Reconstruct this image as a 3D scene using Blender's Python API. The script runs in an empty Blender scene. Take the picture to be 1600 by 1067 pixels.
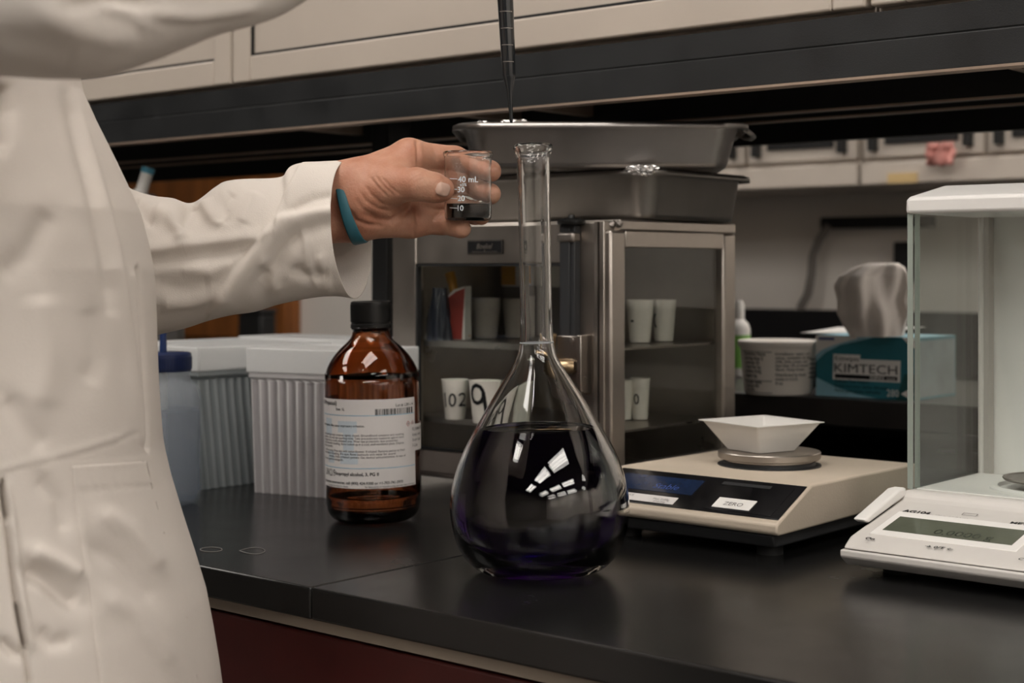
import bpy, bmesh, math, random
import numpy as np
from mathutils import Vector, Matrix, noise as mnoise
random.seed(7); rng = np.random.default_rng(7)
SC = bpy.context.scene; COL = SC.collection
PI = math.pi; sin = math.sin; cos = math.cos; rad = math.radians

# ------------------------------------------------------------------ camera frame
# World: X runs along the bench, Y across it, Z up, bench top at z = 0.
FL, HZ, HC, AZ = 2400.0, 420.0, 0.258, rad(40.4)
CR = (cos(AZ), sin(AZ)); CF = (-sin(AZ), cos(AZ))
def P(px, py, D):
    a = (px-800)/FL
    return Vector((D*(CF[0]+a*CR[0]), D*(CF[1]+a*CR[1]), HC+D*(HZ-py)/FL))
def G(px, py, z=0.0): return P(px, py, (HC-z)*FL/(py-HZ))
def V(px, py, v): return P(px, py, v/(CF[1]+(px-800)/FL*CR[1]))
def U(px, py, u): return P(px, py, u/(CF[0]+(px-800)/FL*CR[0]))
def W(X, D, z): return Vector((D*CF[0]+X*CR[0], D*CF[1]+X*CR[1], z))
def pxs(Wd):                                    # world points (n,3) -> pixels, depth
    D = Wd[:,0]*CF[0]+Wd[:,1]*CF[1]; r = Wd[:,0]*CR[0]+Wd[:,1]*CR[1]
    return 800+FL*r/D, HZ-FL*(Wd[:,2]-HC)/D, D

cam_d = bpy.data.cameras.new('camera'); cam = bpy.data.objects.new('camera', cam_d); COL.objects.link(cam)
cam.location = (0, 0, HC); cam.rotation_euler = (PI/2, 0, AZ)
cam_d.lens = 54; cam_d.sensor_width = 36; cam_d.sensor_fit = 'HORIZONTAL'; cam_d.shift_y = -(533.5-HZ)/1600
cam_d.clip_start = 0.05; cam_d.clip_end = 50
cam_d.dof.use_dof = True; cam_d.dof.focus_distance = 1.31; cam_d.dof.aperture_fstop = 7.0
SC.camera = cam

# ------------------------------------------------------------------ materials
def new_mat(name):
    m = bpy.data.materials.new(name); m.use_nodes = True
    nt = m.node_tree; return m, nt, nt.nodes['Principled BSDF']
def mat(name, col, rough=.5, metal=0, var=.08, vs=12, bump=0, bs=150, spec=.5, coat=0, rvar=.0, stretch=None, sss=0, trans=0, ior=1.45, emis=None, estr=0, dark=None, alpha=None):
    m, nt, b = new_mat(name)
    L = nt.links.new
    tc = nt.nodes.new('ShaderNodeTexCoord'); src = tc.outputs['Object']
    if stretch:
        mp = nt.nodes.new('ShaderNodeMapping'); mp.inputs['Scale'].default_value = stretch; L(src, mp.inputs['Vector']); src = mp.outputs['Vector']
    n = nt.nodes.new('ShaderNodeTexNoise'); n.inputs['Scale'].default_value = vs; n.inputs['Detail'].default_value = 6; n.inputs['Roughness'].default_value = .6
    L(src, n.inputs['Vector'])
    r = nt.nodes.new('ShaderNodeValToRGB')
    lo = dark or tuple(c*(1-var) for c in col); hi = tuple(min(1, c*(1+var)) for c in col)
    r.color_ramp.elements[0].position = .3; r.color_ramp.elements[1].position = .7
    r.color_ramp.elements[0].color = (*lo, 1); r.color_ramp.elements[1].color = (*hi, 1)
    L(n.outputs['Fac'], r.inputs['Fac']); L(r.outputs['Color'], b.inputs['Base Color'])
    b.inputs['Roughness'].default_value = rough; b.inputs['Metallic'].default_value = metal
    b.inputs['Specular IOR Level'].default_value = spec; b.inputs['IOR'].default_value = ior
    b.inputs['Coat Weight'].default_value = coat; b.inputs['Transmission Weight'].default_value = trans
    if rvar:
        mr = nt.nodes.new('ShaderNodeMapRange'); mr.inputs['To Min'].default_value = max(.02, rough-rvar); mr.inputs['To Max'].default_value = min(1, rough+rvar)
        mr.inputs['From Min'].default_value = .3; mr.inputs['From Max'].default_value = .7
        L(n.outputs['Fac'], mr.inputs['Value']); L(mr.outputs['Result'], b.inputs['Roughness'])
    if sss:
        b.inputs['Subsurface Weight'].default_value = sss; b.inputs['Subsurface Radius'].default_value = (.008, .003, .0015); b.inputs['Subsurface Scale'].default_value = 1
    if bump:
        n2 = nt.nodes.new('ShaderNodeTexNoise'); n2.inputs['Scale'].default_value = bs; n2.inputs['Detail'].default_value = 4
        L(src, n2.inputs['Vector'])
        bp = nt.nodes.new('ShaderNodeBump'); bp.inputs['Strength'].default_value = bump; bp.inputs['Distance'].default_value = .001
        L(n2.outputs['Fac'], bp.inputs['Height']); L(bp.outputs['Normal'], b.inputs['Normal'])
    if emis:
        b.inputs['Emission Color'].default_value = (*emis, 1); b.inputs['Emission Strength'].default_value = estr
    if alpha is not None: b.inputs['Alpha'].default_value = alpha
    return m
def glass(name, col=(1,1,1), rough=0.0, ior=1.47):
    m, nt, b = new_mat(name)
    b.inputs['Base Color'].default_value = (*col, 1); b.inputs['Roughness'].default_value = rough
    b.inputs['Transmission Weight'].default_value = 1; b.inputs['IOR'].default_value = ior
    return m
def thin_pane(name, tint=(.96,.98,.97), base=.0):
    # flat window pane: clear body with a fresnel reflection
    m = bpy.data.materials.new(name); m.use_nodes = True; nt = m.node_tree; nt.nodes.clear(); L = nt.links.new
    o = nt.nodes.new('ShaderNodeOutputMaterial'); t = nt.nodes.new('ShaderNodeBsdfTransparent'); g = nt.nodes.new('ShaderNodeBsdfGlossy'); lw = nt.nodes.new('ShaderNodeLayerWeight'); pw = nt.nodes.new('ShaderNodeMath'); fr = nt.nodes.new('ShaderNodeMath'); mx = nt.nodes.new('ShaderNodeMixShader')
    t.inputs['Color'].default_value = (*tint, 1); g.inputs['Roughness'].default_value = .02; lw.inputs['Blend'].default_value = .5; pw.operation = 'POWER'; pw.inputs[1].default_value = 5; fr.operation = 'MULTIPLY_ADD'; fr.inputs[1].default_value = .93; fr.inputs[2].default_value = .038
    L(lw.outputs['Facing'], pw.inputs[0]); L(pw.outputs[0], fr.inputs[0])
    L(fr.outputs[0], mx.inputs['Fac']); L(t.outputs[0], mx.inputs[1]); L(g.outputs[0], mx.inputs[2]); L(mx.outputs[0], o.inputs['Surface'])
    return m
def liquid(name, absorb, dens, ior=1.33, tint=(1,1,1)):
    m = bpy.data.materials.new(name); m.use_nodes = True; nt = m.node_tree; nt.nodes.clear()
    o = nt.nodes.new('ShaderNodeOutputMaterial'); g = nt.nodes.new('ShaderNodeBsdfGlass'); a = nt.nodes.new('ShaderNodeVolumeAbsorption')
    g.inputs['IOR'].default_value = ior; g.inputs['Roughness'].default_value = 0; g.inputs['Color'].default_value = (*tint, 1)
    a.inputs['Color'].default_value = (*absorb, 1); a.inputs['Density'].default_value = dens
    nt.links.new(g.outputs[0], o.inputs['Surface']); nt.links.new(a.outputs[0], o.inputs['Volume'])
    return m
def translucent(name, col, t=.4, rough=.35, thin=.0):
    m = bpy.data.materials.new(name); m.use_nodes = True; nt = m.node_tree; nt.nodes.clear(); L = nt.links.new
    o = nt.nodes.new('ShaderNodeOutputMaterial'); d = nt.nodes.new('ShaderNodeBsdfPrincipled'); tr = nt.nodes.new('ShaderNodeBsdfTranslucent')
    mx = nt.nodes.new('ShaderNodeMixShader'); n = nt.nodes.new('ShaderNodeTexNoise'); r = nt.nodes.new('ShaderNodeValToRGB')
    n.inputs['Scale'].default_value = 18
    r.color_ramp.elements[0].color = (*[c*.94 for c in col], 1); r.color_ramp.elements[1].color = (*col, 1)
    L(n.outputs['Fac'], r.inputs['Fac']); L(r.outputs['Color'], d.inputs['Base Color']); L(r.outputs['Color'], tr.inputs['Color'])
    d.inputs['Roughness'].default_value = rough
    mx.inputs['Fac'].default_value = t
    L(d.outputs[0], mx.inputs[1]); L(tr.outputs[0], mx.inputs[2]); last = mx
    if thin:
        tp = nt.nodes.new('ShaderNodeBsdfTransparent'); tp.inputs['Color'].default_value = (.93, .95, .97, 1); m2 = nt.nodes.new('ShaderNodeMixShader'); m2.inputs['Fac'].default_value = thin
        L(mx.outputs[0], m2.inputs[1]); L(tp.outputs[0], m2.inputs[2]); last = m2
    L(last.outputs[0], o.inputs['Surface'])
    return m

M = dict(
 coat = mat('white cotton', (.66,.61,.56), .85, var=.035, vs=9, bump=.25, bs=900, spec=.2),
 skin = mat('skin', (.48,.275,.19), .46, var=.16, vs=28, bump=.4, bs=520, spec=.4, sss=.12, dark=(.40,.17,.105)),
 nail = mat('fingernail', (.60,.395,.315), .26, var=.05, vs=90),
 band = mat('teal silicone', (.022,.105,.135), .45, var=.06),
 worktop = mat('black epoxy resin', (.0105,.0103,.0102), .24, var=.30, vs=7, rvar=.04, bump=.03, bs=60, spec=.5),
 worktop_edge = mat('black epoxy edge', (.010,.010,.010), .5, var=.3),
 rail = mat('beige painted rail', (.33,.28,.23), .55, var=.06),
 red = mat('dark red painted steel', (.060,.008,.007), .5, var=.25, vs=8, bump=.1),
 cab = mat('cream painted cabinet', (.52,.455,.39), .45, var=.03, vs=6, bump=.03),
 beam = mat('dark grey painted steel', (.013,.014,.015), .45, var=.15, vs=20, bump=.15, bs=700, rvar=.08),
 black = mat('black painted steel', (.0045,.0045,.005), .5, var=.2),
 edge = mat('worn steel edge', (.42,.32,.25), .42, metal=.5, var=.25, vs=6),  # pale tone paints the light caught by the rack's thin edges
 steel = mat('brushed stainless', (.44,.40,.36), .34, metal=1, var=.14, vs=9, rvar=.08, bump=.05, bs=60),
 steel_d = mat('dull stainless', (.30,.27,.245), .42, metal=1, var=.22, vs=14, rvar=.1),
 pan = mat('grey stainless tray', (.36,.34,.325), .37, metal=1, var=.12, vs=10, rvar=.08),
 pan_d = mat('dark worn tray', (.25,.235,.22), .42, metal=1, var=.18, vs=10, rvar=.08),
 foil = mat('aluminium foil', (.75,.74,.73), .22, metal=1, var=.05),
 rubber = mat('black rubber', (.008,.008,.008), .6),
 knob = mat('black knob plastic', (.007,.007,.007), .35),
 brass = mat('tarnished brass', (.42,.31,.19), .32, metal=1, var=.2, vs=60),
 glass = glass('borosilicate glass', (.985,.99,.985)),
 pane = thin_pane('clear window pane', (.965,.985,.975)),
 pane_d = thin_pane('smoked window pane', (.93,.94,.93)),
 amber = None,
 purple = liquid('deep purple solution', (.46,.10,.64), 60),
 dregs = liquid('black solution', (.12,.22,.22), 420),
 white = mat('white plastic', (.72,.70,.67), .38, var=.02),
 bal = mat('pale grey plastic', (.60,.575,.545), .42, var=.03, vs=8),
 balw = mat('white cap plastic', (.80,.78,.755), .35, var=.02),
 bald = mat('grey bevel plastic', (.40,.375,.345), .45, var=.04),
 cream = mat('yellowed beige plastic', (.56,.48,.385), .48, var=.08, vs=7, bump=.2, bs=400),
 creamt = mat('yellowed beige top', (.50,.43,.35), .42, var=.14, vs=16, bump=.2, bs=300),
 base = mat('charcoal plastic', (.024,.025,.027), .5, var=.1),
 panelblk = mat('black gloss overlay', (.007,.007,.008), .14, var=.5, vs=40, rvar=.05),
 lcd = mat('grey green lcd', (.105,.115,.085), .12, var=.12, vs=30),
 lcddark = mat('lcd digits', (.05,.06,.045), .25),
 vfd = mat('blue display window', (.012,.022,.055), .12, var=.4, vs=24),
 ink = mat('black ink', (.012,.012,.013), .6, spec=.2),
 inkg = mat('grey ink', (.16,.15,.15), .6, spec=.2),
 inkw = mat('white enamel print', (.70,.74,.78), .5),
 inkb = mat('pale blue ink', (.56,.63,.69), .6, spec=.2),
 inkbl = mat('blue rule ink', (.22,.46,.62), .6, spec=.2),
 paper = mat('white label paper', (.70,.67,.655), .6, var=.02, spec=.3),
 redink = mat('red print', (.33,.045,.035), .5),
 teal = mat('teal printed card', (.025,.165,.21), .4, var=.12, vs=18),
 teald = mat('dark teal printed card', (.012,.085,.085), .4, var=.1),
 teall = mat('light blue printed card', (.27,.50,.60), .4, var=.15, vs=14),
 navy = mat('navy print', (.05,.09,.28), .4),
 card = mat('white card', (.78,.76,.73), .6, var=.03),
 tissue = mat('white tissue', (.74,.68,.63), .9, var=.04, bump=.3, bs=80),
 tub = mat('white tub plastic', (.76,.71,.65), .4, var=.03),
 porc = mat('off white porcelain', (.78,.75,.68), .4, var=.05, vs=40),
 porcg = mat('stained porcelain', (.42,.385,.35), .5, var=.12, vs=50),  # porcelain greyed, upper shelf shade put into the colour
 yellow = mat('yellow plastic', (.62,.30,.03), .4),
 bluebag = mat('dark blue bag', (.007,.010,.020), .35, var=.3, vs=30),
 bluecap = mat('royal blue plastic', (.008,.019,.075), .38, var=.06),
 bluestraw = mat('blue straw plastic', (.018,.04,.13), .35),
 cyan = mat('light blue cap', (.08,.30,.42), .45),
 pe = translucent('milky polyethylene', (.74,.78,.82), .45, .35, .72),
 pewater = translucent('water in milky bottle', (.22,.28,.37), .4, .3, .55),
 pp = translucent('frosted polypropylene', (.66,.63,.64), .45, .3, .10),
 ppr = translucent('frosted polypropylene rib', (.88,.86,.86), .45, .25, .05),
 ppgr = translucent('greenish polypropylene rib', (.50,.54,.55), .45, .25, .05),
 ppg = translucent('greenish frosted polypropylene', (.36,.40,.41), .4, .3, .10),
 ppl = translucent('frosted lid', (.93,.93,.92), .45, .3, .18),
 tipdark = mat('smoke grey tip plastic', (.012,.015,.018), .18, var=.2, trans=.0, coat=.5),
 tipline = mat('tip graduation', (.004,.004,.005), .5),
 pipbody = mat('pale grey pipette', (.50,.51,.53), .35),
 denim = mat('dark trousers', (.02,.024,.034), .85, var=.2, vs=60),
 shoe = mat('black shoe leather', (.012,.011,.010), .4),
 hair = mat('dark brown hair', (.03,.018,.01), .6, var=.4, vs=80),
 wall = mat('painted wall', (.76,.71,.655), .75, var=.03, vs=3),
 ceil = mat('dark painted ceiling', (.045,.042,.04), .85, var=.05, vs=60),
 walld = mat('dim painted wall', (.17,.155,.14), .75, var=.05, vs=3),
 floor = mat('vinyl floor', (.15,.135,.12), .4, var=.15, vs=30),
 wood = mat('orange varnished wood', (.22,.075,.017), .42, var=.35, vs=5, stretch=(5,5,.5)),
 farcab = mat('cream far cabinet', (.58,.515,.45), .5, var=.03),
 counter = mat('black far counter', (.008,.008,.009), .35),
 pink = mat('pink cloth', (.55,.24,.21), .8, var=.1),
 tag = mat('yellow tag', (.62,.45,.22), .6),
 green = mat('green label', (.22,.50,.10), .5),
 cord = mat('grey cord', (.20,.18,.165), .5),
 ledge = mat('reagent shelf slab', (.017,.015,.014), .42, var=.3, vs=12, bump=.1),
 lamp = mat('lamp diffuser', (.9,.9,.88), .5, emis=(1,.94,.875), estr=9.3),
 gedge = mat('green cut glass edge', (.30,.34,.30), .3),
 jug = mat('grey jug plastic', (.10,.095,.09), .4),
 kside = mat('printed card side', (.22,.25,.26), .5, var=.3, vs=20),
 dust = mat('dried film', (.26,.25,.24), .5),
)
# amber glass: coloured by absorption in the wall
M['amber'] = liquid('amber glass', (.74,.40,.06), 700, ior=1.5)
M['amber_liq'] = liquid('alcohol in bottle', (.95,.85,.7), 6, ior=1.36)

# ------------------------------------------------------------------ mesh building
class MB:
    def __init__(s): s.v = []; s.f = []
    def add(s, v, f):
        n = len(s.v); s.v += [tuple(p) for p in v]; s.f += [tuple(i+n for i in q) for q in f]; return s
    def box(s, x0, x1, y0, y1, z0, z1, m=None):
        v = [Vector((x,y,z)) for z in (z0,z1) for y in (y0,y1) for x in (x0,x1)]
        if m is not None: v = [m @ p for p in v]
        return s.add(v, [(0,2,3,1),(4,5,7,6),(0,1,5,4),(2,6,7,3),(0,4,6,2),(1,3,7,5)])
    def prism(s, poly, a0, a1, axis='x', m=None):          # polygon extruded along an axis
        n = len(poly); v = []
        for a in (a0, a1):
            for p, q in poly:
                v.append(Vector((a,p,q)) if axis == 'x' else Vector((p,a,q)) if axis == 'y' else Vector((p,q,a)))
        if m is not None: v = [m @ p for p in v]
        return s.add(v, [tuple(range(n))[::-1], tuple(range(n,2*n))] + [(i,(i+1)%n,n+(i+1)%n,n+i) for i in range(n)])
    def lathe(s, prof, n=48, c=(0,0,0), a0=0, a1=2*PI, m=None, closed=False):
        full = abs(a1-a0-2*PI) < 1e-6; k = n if full else n+1; v = []; f = []; ring = []
        for r, z in prof:
            if r < 1e-6 and full: ring.append([len(v)]); v.append(Vector((c[0],c[1],c[2]+z)))
            else:
                ring.append([len(v)+i for i in range(k)])
                v += [Vector((c[0]+r*cos(a0+(a1-a0)*i/n), c[1]+r*sin(a0+(a1-a0)*i/n), c[2]+z)) for i in range(k)]
        pairs = list(zip(ring, ring[1:])) + ([(ring[-1], ring[0])] if closed else [])
        for A, B in pairs:
            for i in range(n):
                j = (i+1) % k
                if len(A) == 1 and len(B) == 1: continue
                if len(A) == 1: f.append((A[0], B[j], B[i]))
                elif len(B) == 1: f.append((A[i], A[j], B[0]))
                else: f.append((A[i], A[j], B[j], B[i]))
        if m is not None: v = [m @ p for p in v]
        return s.add(v, f)
    def tube(s, pts, r, n=10, cap=True):
        pts = [Vector(p) for p in pts]; rs = r if hasattr(r, '__len__') else [r]*len(pts); v = []; f = []
        t = (pts[1]-pts[0]).normalized(); up = Vector((0,0,1)) if abs(t.z) < .9 else Vector((1,0,0)); nx = t.cross(up).normalized()
        for i, p in enumerate(pts):
            a = pts[max(0,i-1)]; b = pts[min(len(pts)-1,i+1)]; t = (b-a).normalized()
            nx = (nx-t*nx.dot(t)).normalized(); ny = t.cross(nx)
            v += [p+rs[i]*(cos(2*PI*k/n)*nx+sin(2*PI*k/n)*ny) for k in range(n)]
        for i in range(len(pts)-1):
            f += [(i*n+k, i*n+(k+1)%n, (i+1)*n+(k+1)%n, (i+1)*n+k) for k in range(n)]
        if cap: f += [tuple(range(n))[::-1], tuple(range((len(pts)-1)*n, len(pts)*n))]
        return s.add(v, f)
    def cyl(s, c, r, z0, z1, n=32, m=None): return s.lathe([(0,z0),(r,z0),(r,z1),(0,z1)], n, c, m=m)
    def grid(s, pts):                                     # rows of points
        r = len(pts); c = len(pts[0])
        return s.add([p for row in pts for p in row], [(i*c+j, i*c+j+1, (i+1)*c+j+1, (i+1)*c+j) for i in range(r-1) for j in range(c-1)])
    def xf(s, m): s.v = [tuple(m @ Vector(p)) for p in s.v]; return s

def obj(name, mb, m, parent=None, bevel=0, seg=2, smooth=35, kind=None, label=None, solid=0, fixn=True):
    me = bpy.data.meshes.new(name); me.from_pydata(mb.v, [], mb.f); me.update()
    if fixn:
        bm = bmesh.new(); bm.from_mesh(me); bmesh.ops.recalc_face_normals(bm, faces=bm.faces); bm.to_mesh(me); bm.free()
    if smooth:
        me.polygons.foreach_set('use_smooth', [True]*len(me.polygons))
        if smooth < 170: me.set_sharp_from_angle(angle=rad(smooth))
    o = bpy.data.objects.new(name, me); COL.objects.link(o); me.materials.append(m)
    if parent: o.parent = parent
    if solid:
        md = o.modifiers.new('solid', 'SOLIDIFY'); md.thickness = solid; md.offset = 0
    if bevel:
        md = o.modifiers.new('bevel', 'BEVEL'); md.width = bevel; md.segments = seg; md.limit_method = 'ANGLE'; md.angle_limit = rad(30); md.harden_normals = False
    if kind: o['kind'] = kind
    if label: o['label'] = label
    return o
def thing(name, label, cat, loc=(0,0,0), rz=0, group=None):
    o = bpy.data.objects.new(name, None); COL.objects.link(o); o.empty_display_size = .03
    o.location = loc; o.rotation_euler = (0,0,rz); o['label'] = label; o['category'] = cat
    if group: o['group'] = group
    return o
def tag(o, label, cat, group=None):
    o['label'] = label; o['category'] = cat
    if group: o['group'] = group
    return o
def struct(name, mb, m, **k): return obj(name, mb, m, kind='structure', **k)

_tc = {}
def text_geo(s, size, bold=0, shear=0):
    key = (s, bold, shear)
    if key not in _tc:
        cu = bpy.data.curves.new('t', 'FONT'); cu.body = s; cu.size = 1; cu.offset = bold; cu.shear = shear; cu.resolution_u = 3
        o = bpy.data.objects.new('t', cu); COL.objects.link(o)
        me = bpy.data.meshes.new_from_object(o.evaluated_get(bpy.context.evaluated_depsgraph_get()))
        _tc[key] = ([tuple(v.co) for v in me.vertices], [tuple(p.vertices) for p in me.polygons])
        bpy.data.objects.remove(o); bpy.data.curves.remove(cu); bpy.data.meshes.remove(me)
    v, f = _tc[key]
    return [(x*size, y*size) for x, y, z in v], f
def put_text(mb, s, size, fn, align='l', width=None, bold=0, shear=0):   # fn maps (x,y) -> point
    v, f = text_geo(s, size, bold, shear)
    if not v: return
    x0 = min(p[0] for p in v); x1 = max(p[0] for p in v); k = (width/(x1-x0)) if width else 1
    off = {'l': x0, 'r': x1, 'c': (x0+x1)/2}[align]
    mb.add([fn((x-off)*k, y) for x, y in v], f)
def plane_fn(o, ex, ey, n=None, lift=.0003):
    o = Vector(o); ex = Vector(ex).normalized(); ey = Vector(ey).normalized(); n = ex.cross(ey)
    return lambda x, y: o+ex*x+ey*y+n*lift

# ------------------------------------------------------------------ room
X0, X1, Y0, Y1, ZF, ZC = -5.6, 5.4, -4.6, 3.46, -.92, 1.82
struct('floor', MB().box(X0-.1,X1+.1,Y0-.1,Y1+.1,ZF-.1,ZF), M['floor'])
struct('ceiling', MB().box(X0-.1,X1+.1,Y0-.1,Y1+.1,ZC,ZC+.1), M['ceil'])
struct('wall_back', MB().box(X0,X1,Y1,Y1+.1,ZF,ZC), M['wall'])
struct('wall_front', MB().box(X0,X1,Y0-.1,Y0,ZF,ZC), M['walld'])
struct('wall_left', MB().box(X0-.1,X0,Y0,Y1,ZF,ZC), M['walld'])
struct('wall_right', MB().box(X1,X1+.1,Y0,Y1,ZF,ZC), M['wall'])
cols = [(-2.7,'far left column'),(-.75,'column over the camera'),(1.2,'column right of the camera'),(3.1,'second column right of the camera'),(4.8,'rightmost column')]
rows_ = [(.35,'over the near aisle'),(-1.15,'second row back'),(-2.9,'rearmost row'),(2.62,'behind the bench')]
for x, y, lab_ in [(cx, cy, '%s, %s' % (cl, rl)) for cx, cl in cols for cy, rl in rows_ if not (cx < 0 and cy < -2)]:
    t = thing('ceiling_light', 'white twin tube ceiling light, ' + lab_, 'light', (x,y,ZC-.03), 0, 'ceiling lights')
    f = MB(); 
    f.box(-.32,.32,-.62,-.6,0,.03).box(-.32,.32,.6,.62,0,.03).box(-.32,-.3,-.6,.6,0,.03).box(.3,.32,-.6,.6,0,.03).box(-.012,.012,-.6,.6,.0,.03)
    obj('frame', f, M['white'], t)
    for sx in (-1,1): obj('diffuser', MB().box(min(.012*sx,.3*sx),max(.012*sx,.3*sx),-.6,.6,.01,.0295), M['lamp'], t)

# ------------------------------------------------------------------ bench
JU = -.931; VF = .842
def slab(name, a, b, label):
    o = obj(name, MB().box(a,b,VF,2.45,-.0265,0), M['worktop'], bevel=.0022, seg=3); return tag(o, label, 'worktop', 'worktop slabs')
slab('worktop', -3.4, JU-.0004, 'black resin worktop slab left of the joint, under the brown bottle')
slab('worktop', JU+.0004, .75, 'black resin worktop slab right of the joint, under the big flask and both balances')
t = thing('bench_cabinet', 'dark red steel bench cabinet under the black worktop', 'cabinet', (0,0,0))
obj('carcass', MB().box(-3.35,.7,.90,2.4,-.82,-.0268), M['black'], t)
obj('rail', MB().box(-3.36,.71,.858,.90,-.0405,-.0268), M['rail'], t, bevel=.001, label='beige steel rail under the worktop')
for k in range(6):
    a = -3.35+k*.68
    obj('door', MB().box(a+.003,a+.677,.862,.90,-.80,-.044), M['red'], t, bevel=.002)
obj('toe_kick', MB().box(-3.3,.65,.95,2.35,ZF,-.82), M['black'], t)

# dried films on the worktop
def film(cx, cy, w, h, label):
    n = 48; c = G(cx, cy); pts = []
    for i in range(n+1):
        a = 2*PI*i/n; q = abs(cos(a))**.0
        x = w*cos(a); y = h*sin(a)*(1 if label.startswith('oval') else abs(sin(a))**.4)+ (0 if label.startswith('oval') else .2*h*sin(2*a))
        p = G(cx+x, cy+y); pts.append((p.x, p.y, .0004))
    o = obj('dried_film', MB().tube(pts, .00035, 5, cap=False), M['dust']); tag(o, label, 'stain', 'dried films on the worktop')
film(330, 859, 17, 3.6, 'oval dried film mark on the black worktop nearest the lab coat')
film(394, 861, 20, 4.8, 'leaf shaped dried film mark on the black worktop right of the oval one')

# reagent shelf
t = thing('reagent_shelf', 'low black bench shelf carrying the tissue box and the white tub', 'shelf', (0,0,0))
SZ = .089
obj('slab', MB().box(-1.40,.6,1.80,2.2,SZ-.036,SZ), M['ledge'], t, bevel=.002)
obj('back_panel', MB().box(-1.38,.58,2.17,2.19,0,SZ-.036), M['black'], t)
for a in (-1.38,-.39,.56): obj('bracket', MB().box(a,a+.02,1.84,2.17,0,SZ-.036), M['black'], t)

# overhead shelf frame
t = thing('overhead_rack', 'black steel overhead rack carrying the cream cabinets above the bench', 'rack', (0,0,0))
fa, fb = -3.3, .7
b = MB().prism([(1.306,.438),(1.318,.438),(1.318,.4965),(1.306,.4965),(1.306,.4708),(1.3071,.4702),(1.3071,.4694),(1.306,.4688)], fa, fb)
obj('fascia', b, M['beam'], t, bevel=.0006)
obj('lip', MB().box(fa,fb,1.3062,1.326,.4355,.438), M['edge'], t, label='worn bare steel lip along the fascia')
obj('deck', MB().box(fa,fb,1.319,1.86,.470,.4965), M['black'], t)
for v in (1.556, 1.637):
    obj('rail', MB().box(fa,fb,v,v+.035,.4395,.470), M['black'], t)
    obj('lip', MB().box(fa,fb,v-.001,v+.007,.4372,.4395), M['edge'], t)
obj('rear_fascia', MB().box(fa,fb,1.845,1.86,.430,.470), M['black'], t)
for u in (-1.62,-1.32,-1.20,-.60,-.02): obj('cross_bar', MB().box(u,u+.012,1.330,1.845,.452,.470), M['edge'], t)
for u in (V(580,420,1.44).x, .62, -3.2): obj('upright', MB().box(u,u+.030,1.44,1.485,0,.470), M['black'], t, bevel=.002)

# overhead cabinets
cabs = [(-2.55,-1.5955,'cream overhead cabinet at the left, half hidden by the raised coat sleeve'),(-1.5925,-.6755,'cream overhead cabinet in the middle, above the steel desiccator'),(-.6725,.25,'cream overhead cabinet at the right end, above the balances')]
for a, bb, lab in cabs:
    t = thing('overhead_cabinet', lab, 'cabinet', (a, 1.302, .5), 0, 'overhead cabinets above the bench')
    w = bb-a
    obj('carcass', MB().box(0,w,.021,.40,-.003,.40), M['cab'], t)
    f = MB(); z0, z1 = .002, .395; st = .036; rl = .0335
    f.box(.001,st,0,.020,z0,z1).box(w-st,w-.001,0,.020,z0,z1).box(st,w-st,0,.020,z0,z0+rl).box(st,w-st,0,.020,z1-.06,z1)
    d = obj('door', f, M['cab'], t, bevel=.0026, seg=3)
    obj('panel', MB().box(st-.004,w-st+.004,.006,.018,z0+rl-.002,z1-.058), M['cab'], d)
    obj('groove', MB().box(st,w-st,.002,.0062,z0+rl-.0005,z0+rl+.0030).box(st,st+.0022,.002,.0062,z0+rl,z1-.06), M['black'], d, label='dark gap round the cabinet panel')  # black strip stands in for the shade at the panel recess

# ------------------------------------------------------------------ far side of the room
FV = 3.12
pa = V(1176,290,FV).x
def farcabinet(u0, u1, lab, kind):
    t = thing('wall_cabinet', lab, 'cabinet', (u0, FV, .445), 0, 'wall cabinets across the aisle'); w = u1-u0
    obj('carcass', MB().box(0,w,.02,.33,0,.80), M['farcab'], t)
    obj('bottom_rail', MB().box(0,w,-.004,.02,0,.050), M['farcab'], t, bevel=.003)
    n = 2
    for k in range(n):
        a = w*k/n+.004; c = w*(k+1)/n-.004
        d = obj('door', MB().box(a,c,0,.02,.058,.78), M['farcab'], t, bevel=.004)
        for hx in (c-.030, a+.030): obj('handle', MB().box(hx-.008,hx+.008,-.022,0,.074,.150), M['rubber'], d)
        m = (a+c)/2
        lh = obj('label_holder', MB().box(m-.085,m+.085,-.006,0,.088,.125), M['black'], d)
    return t
d0 = V(1343,250,FV).x; d1 = V(1540,230,FV).x
wf = (d1-d0)
farcabinet(d0-2*wf, d0-.004, 'cream wall cabinet across the aisle, just right of the stacked trays', 0)
farcabinet(d0+.004-.0, d0+wf*2-.004, 'cream wall cabinet across the aisle, above the clear chamber balance', 1)
farcabinet(d0-wf*4, d0-2*wf-.004, 'cream wall cabinet across the aisle, hidden behind the stacked trays', 0)
p = V(1470,240,FV-.03)
mb = MB(); rows = []
for i in range(9):
    rows.append([(p.x-.026+.052*j/10+.004*sin(i*1.3+j), FV-.034-.010*sin(j*1.1+i*.4), p.z+.020-.044*i/8+.003*sin(j*2)) for j in range(11)])
tag(obj('cloth', mb.grid(rows), M['pink'], solid=.012), 'pink cloth hanging on the far cream wall cabinet', 'cloth')
p = V(1410,278,FV-.006)
tag(obj('tag', MB().box(p.x-.035,p.x+.035,FV-.0075,FV-.0045,p.z-.011,p.z+.011), M['tag']), 'yellow label stuck on the bottom rail of the far cabinet', 'label')
t = thing('wall_counter', 'black counter along the far wall', 'counter', (0,0,0))
obj('top', MB().box(-5.5,1.9,2.80,3.458,-.03,0), M['counter'], t, bevel=.003)
obj('base', MB().box(-5.48,1.88,2.85,3.45,ZF,-.03), M['farcab'], t)
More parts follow.
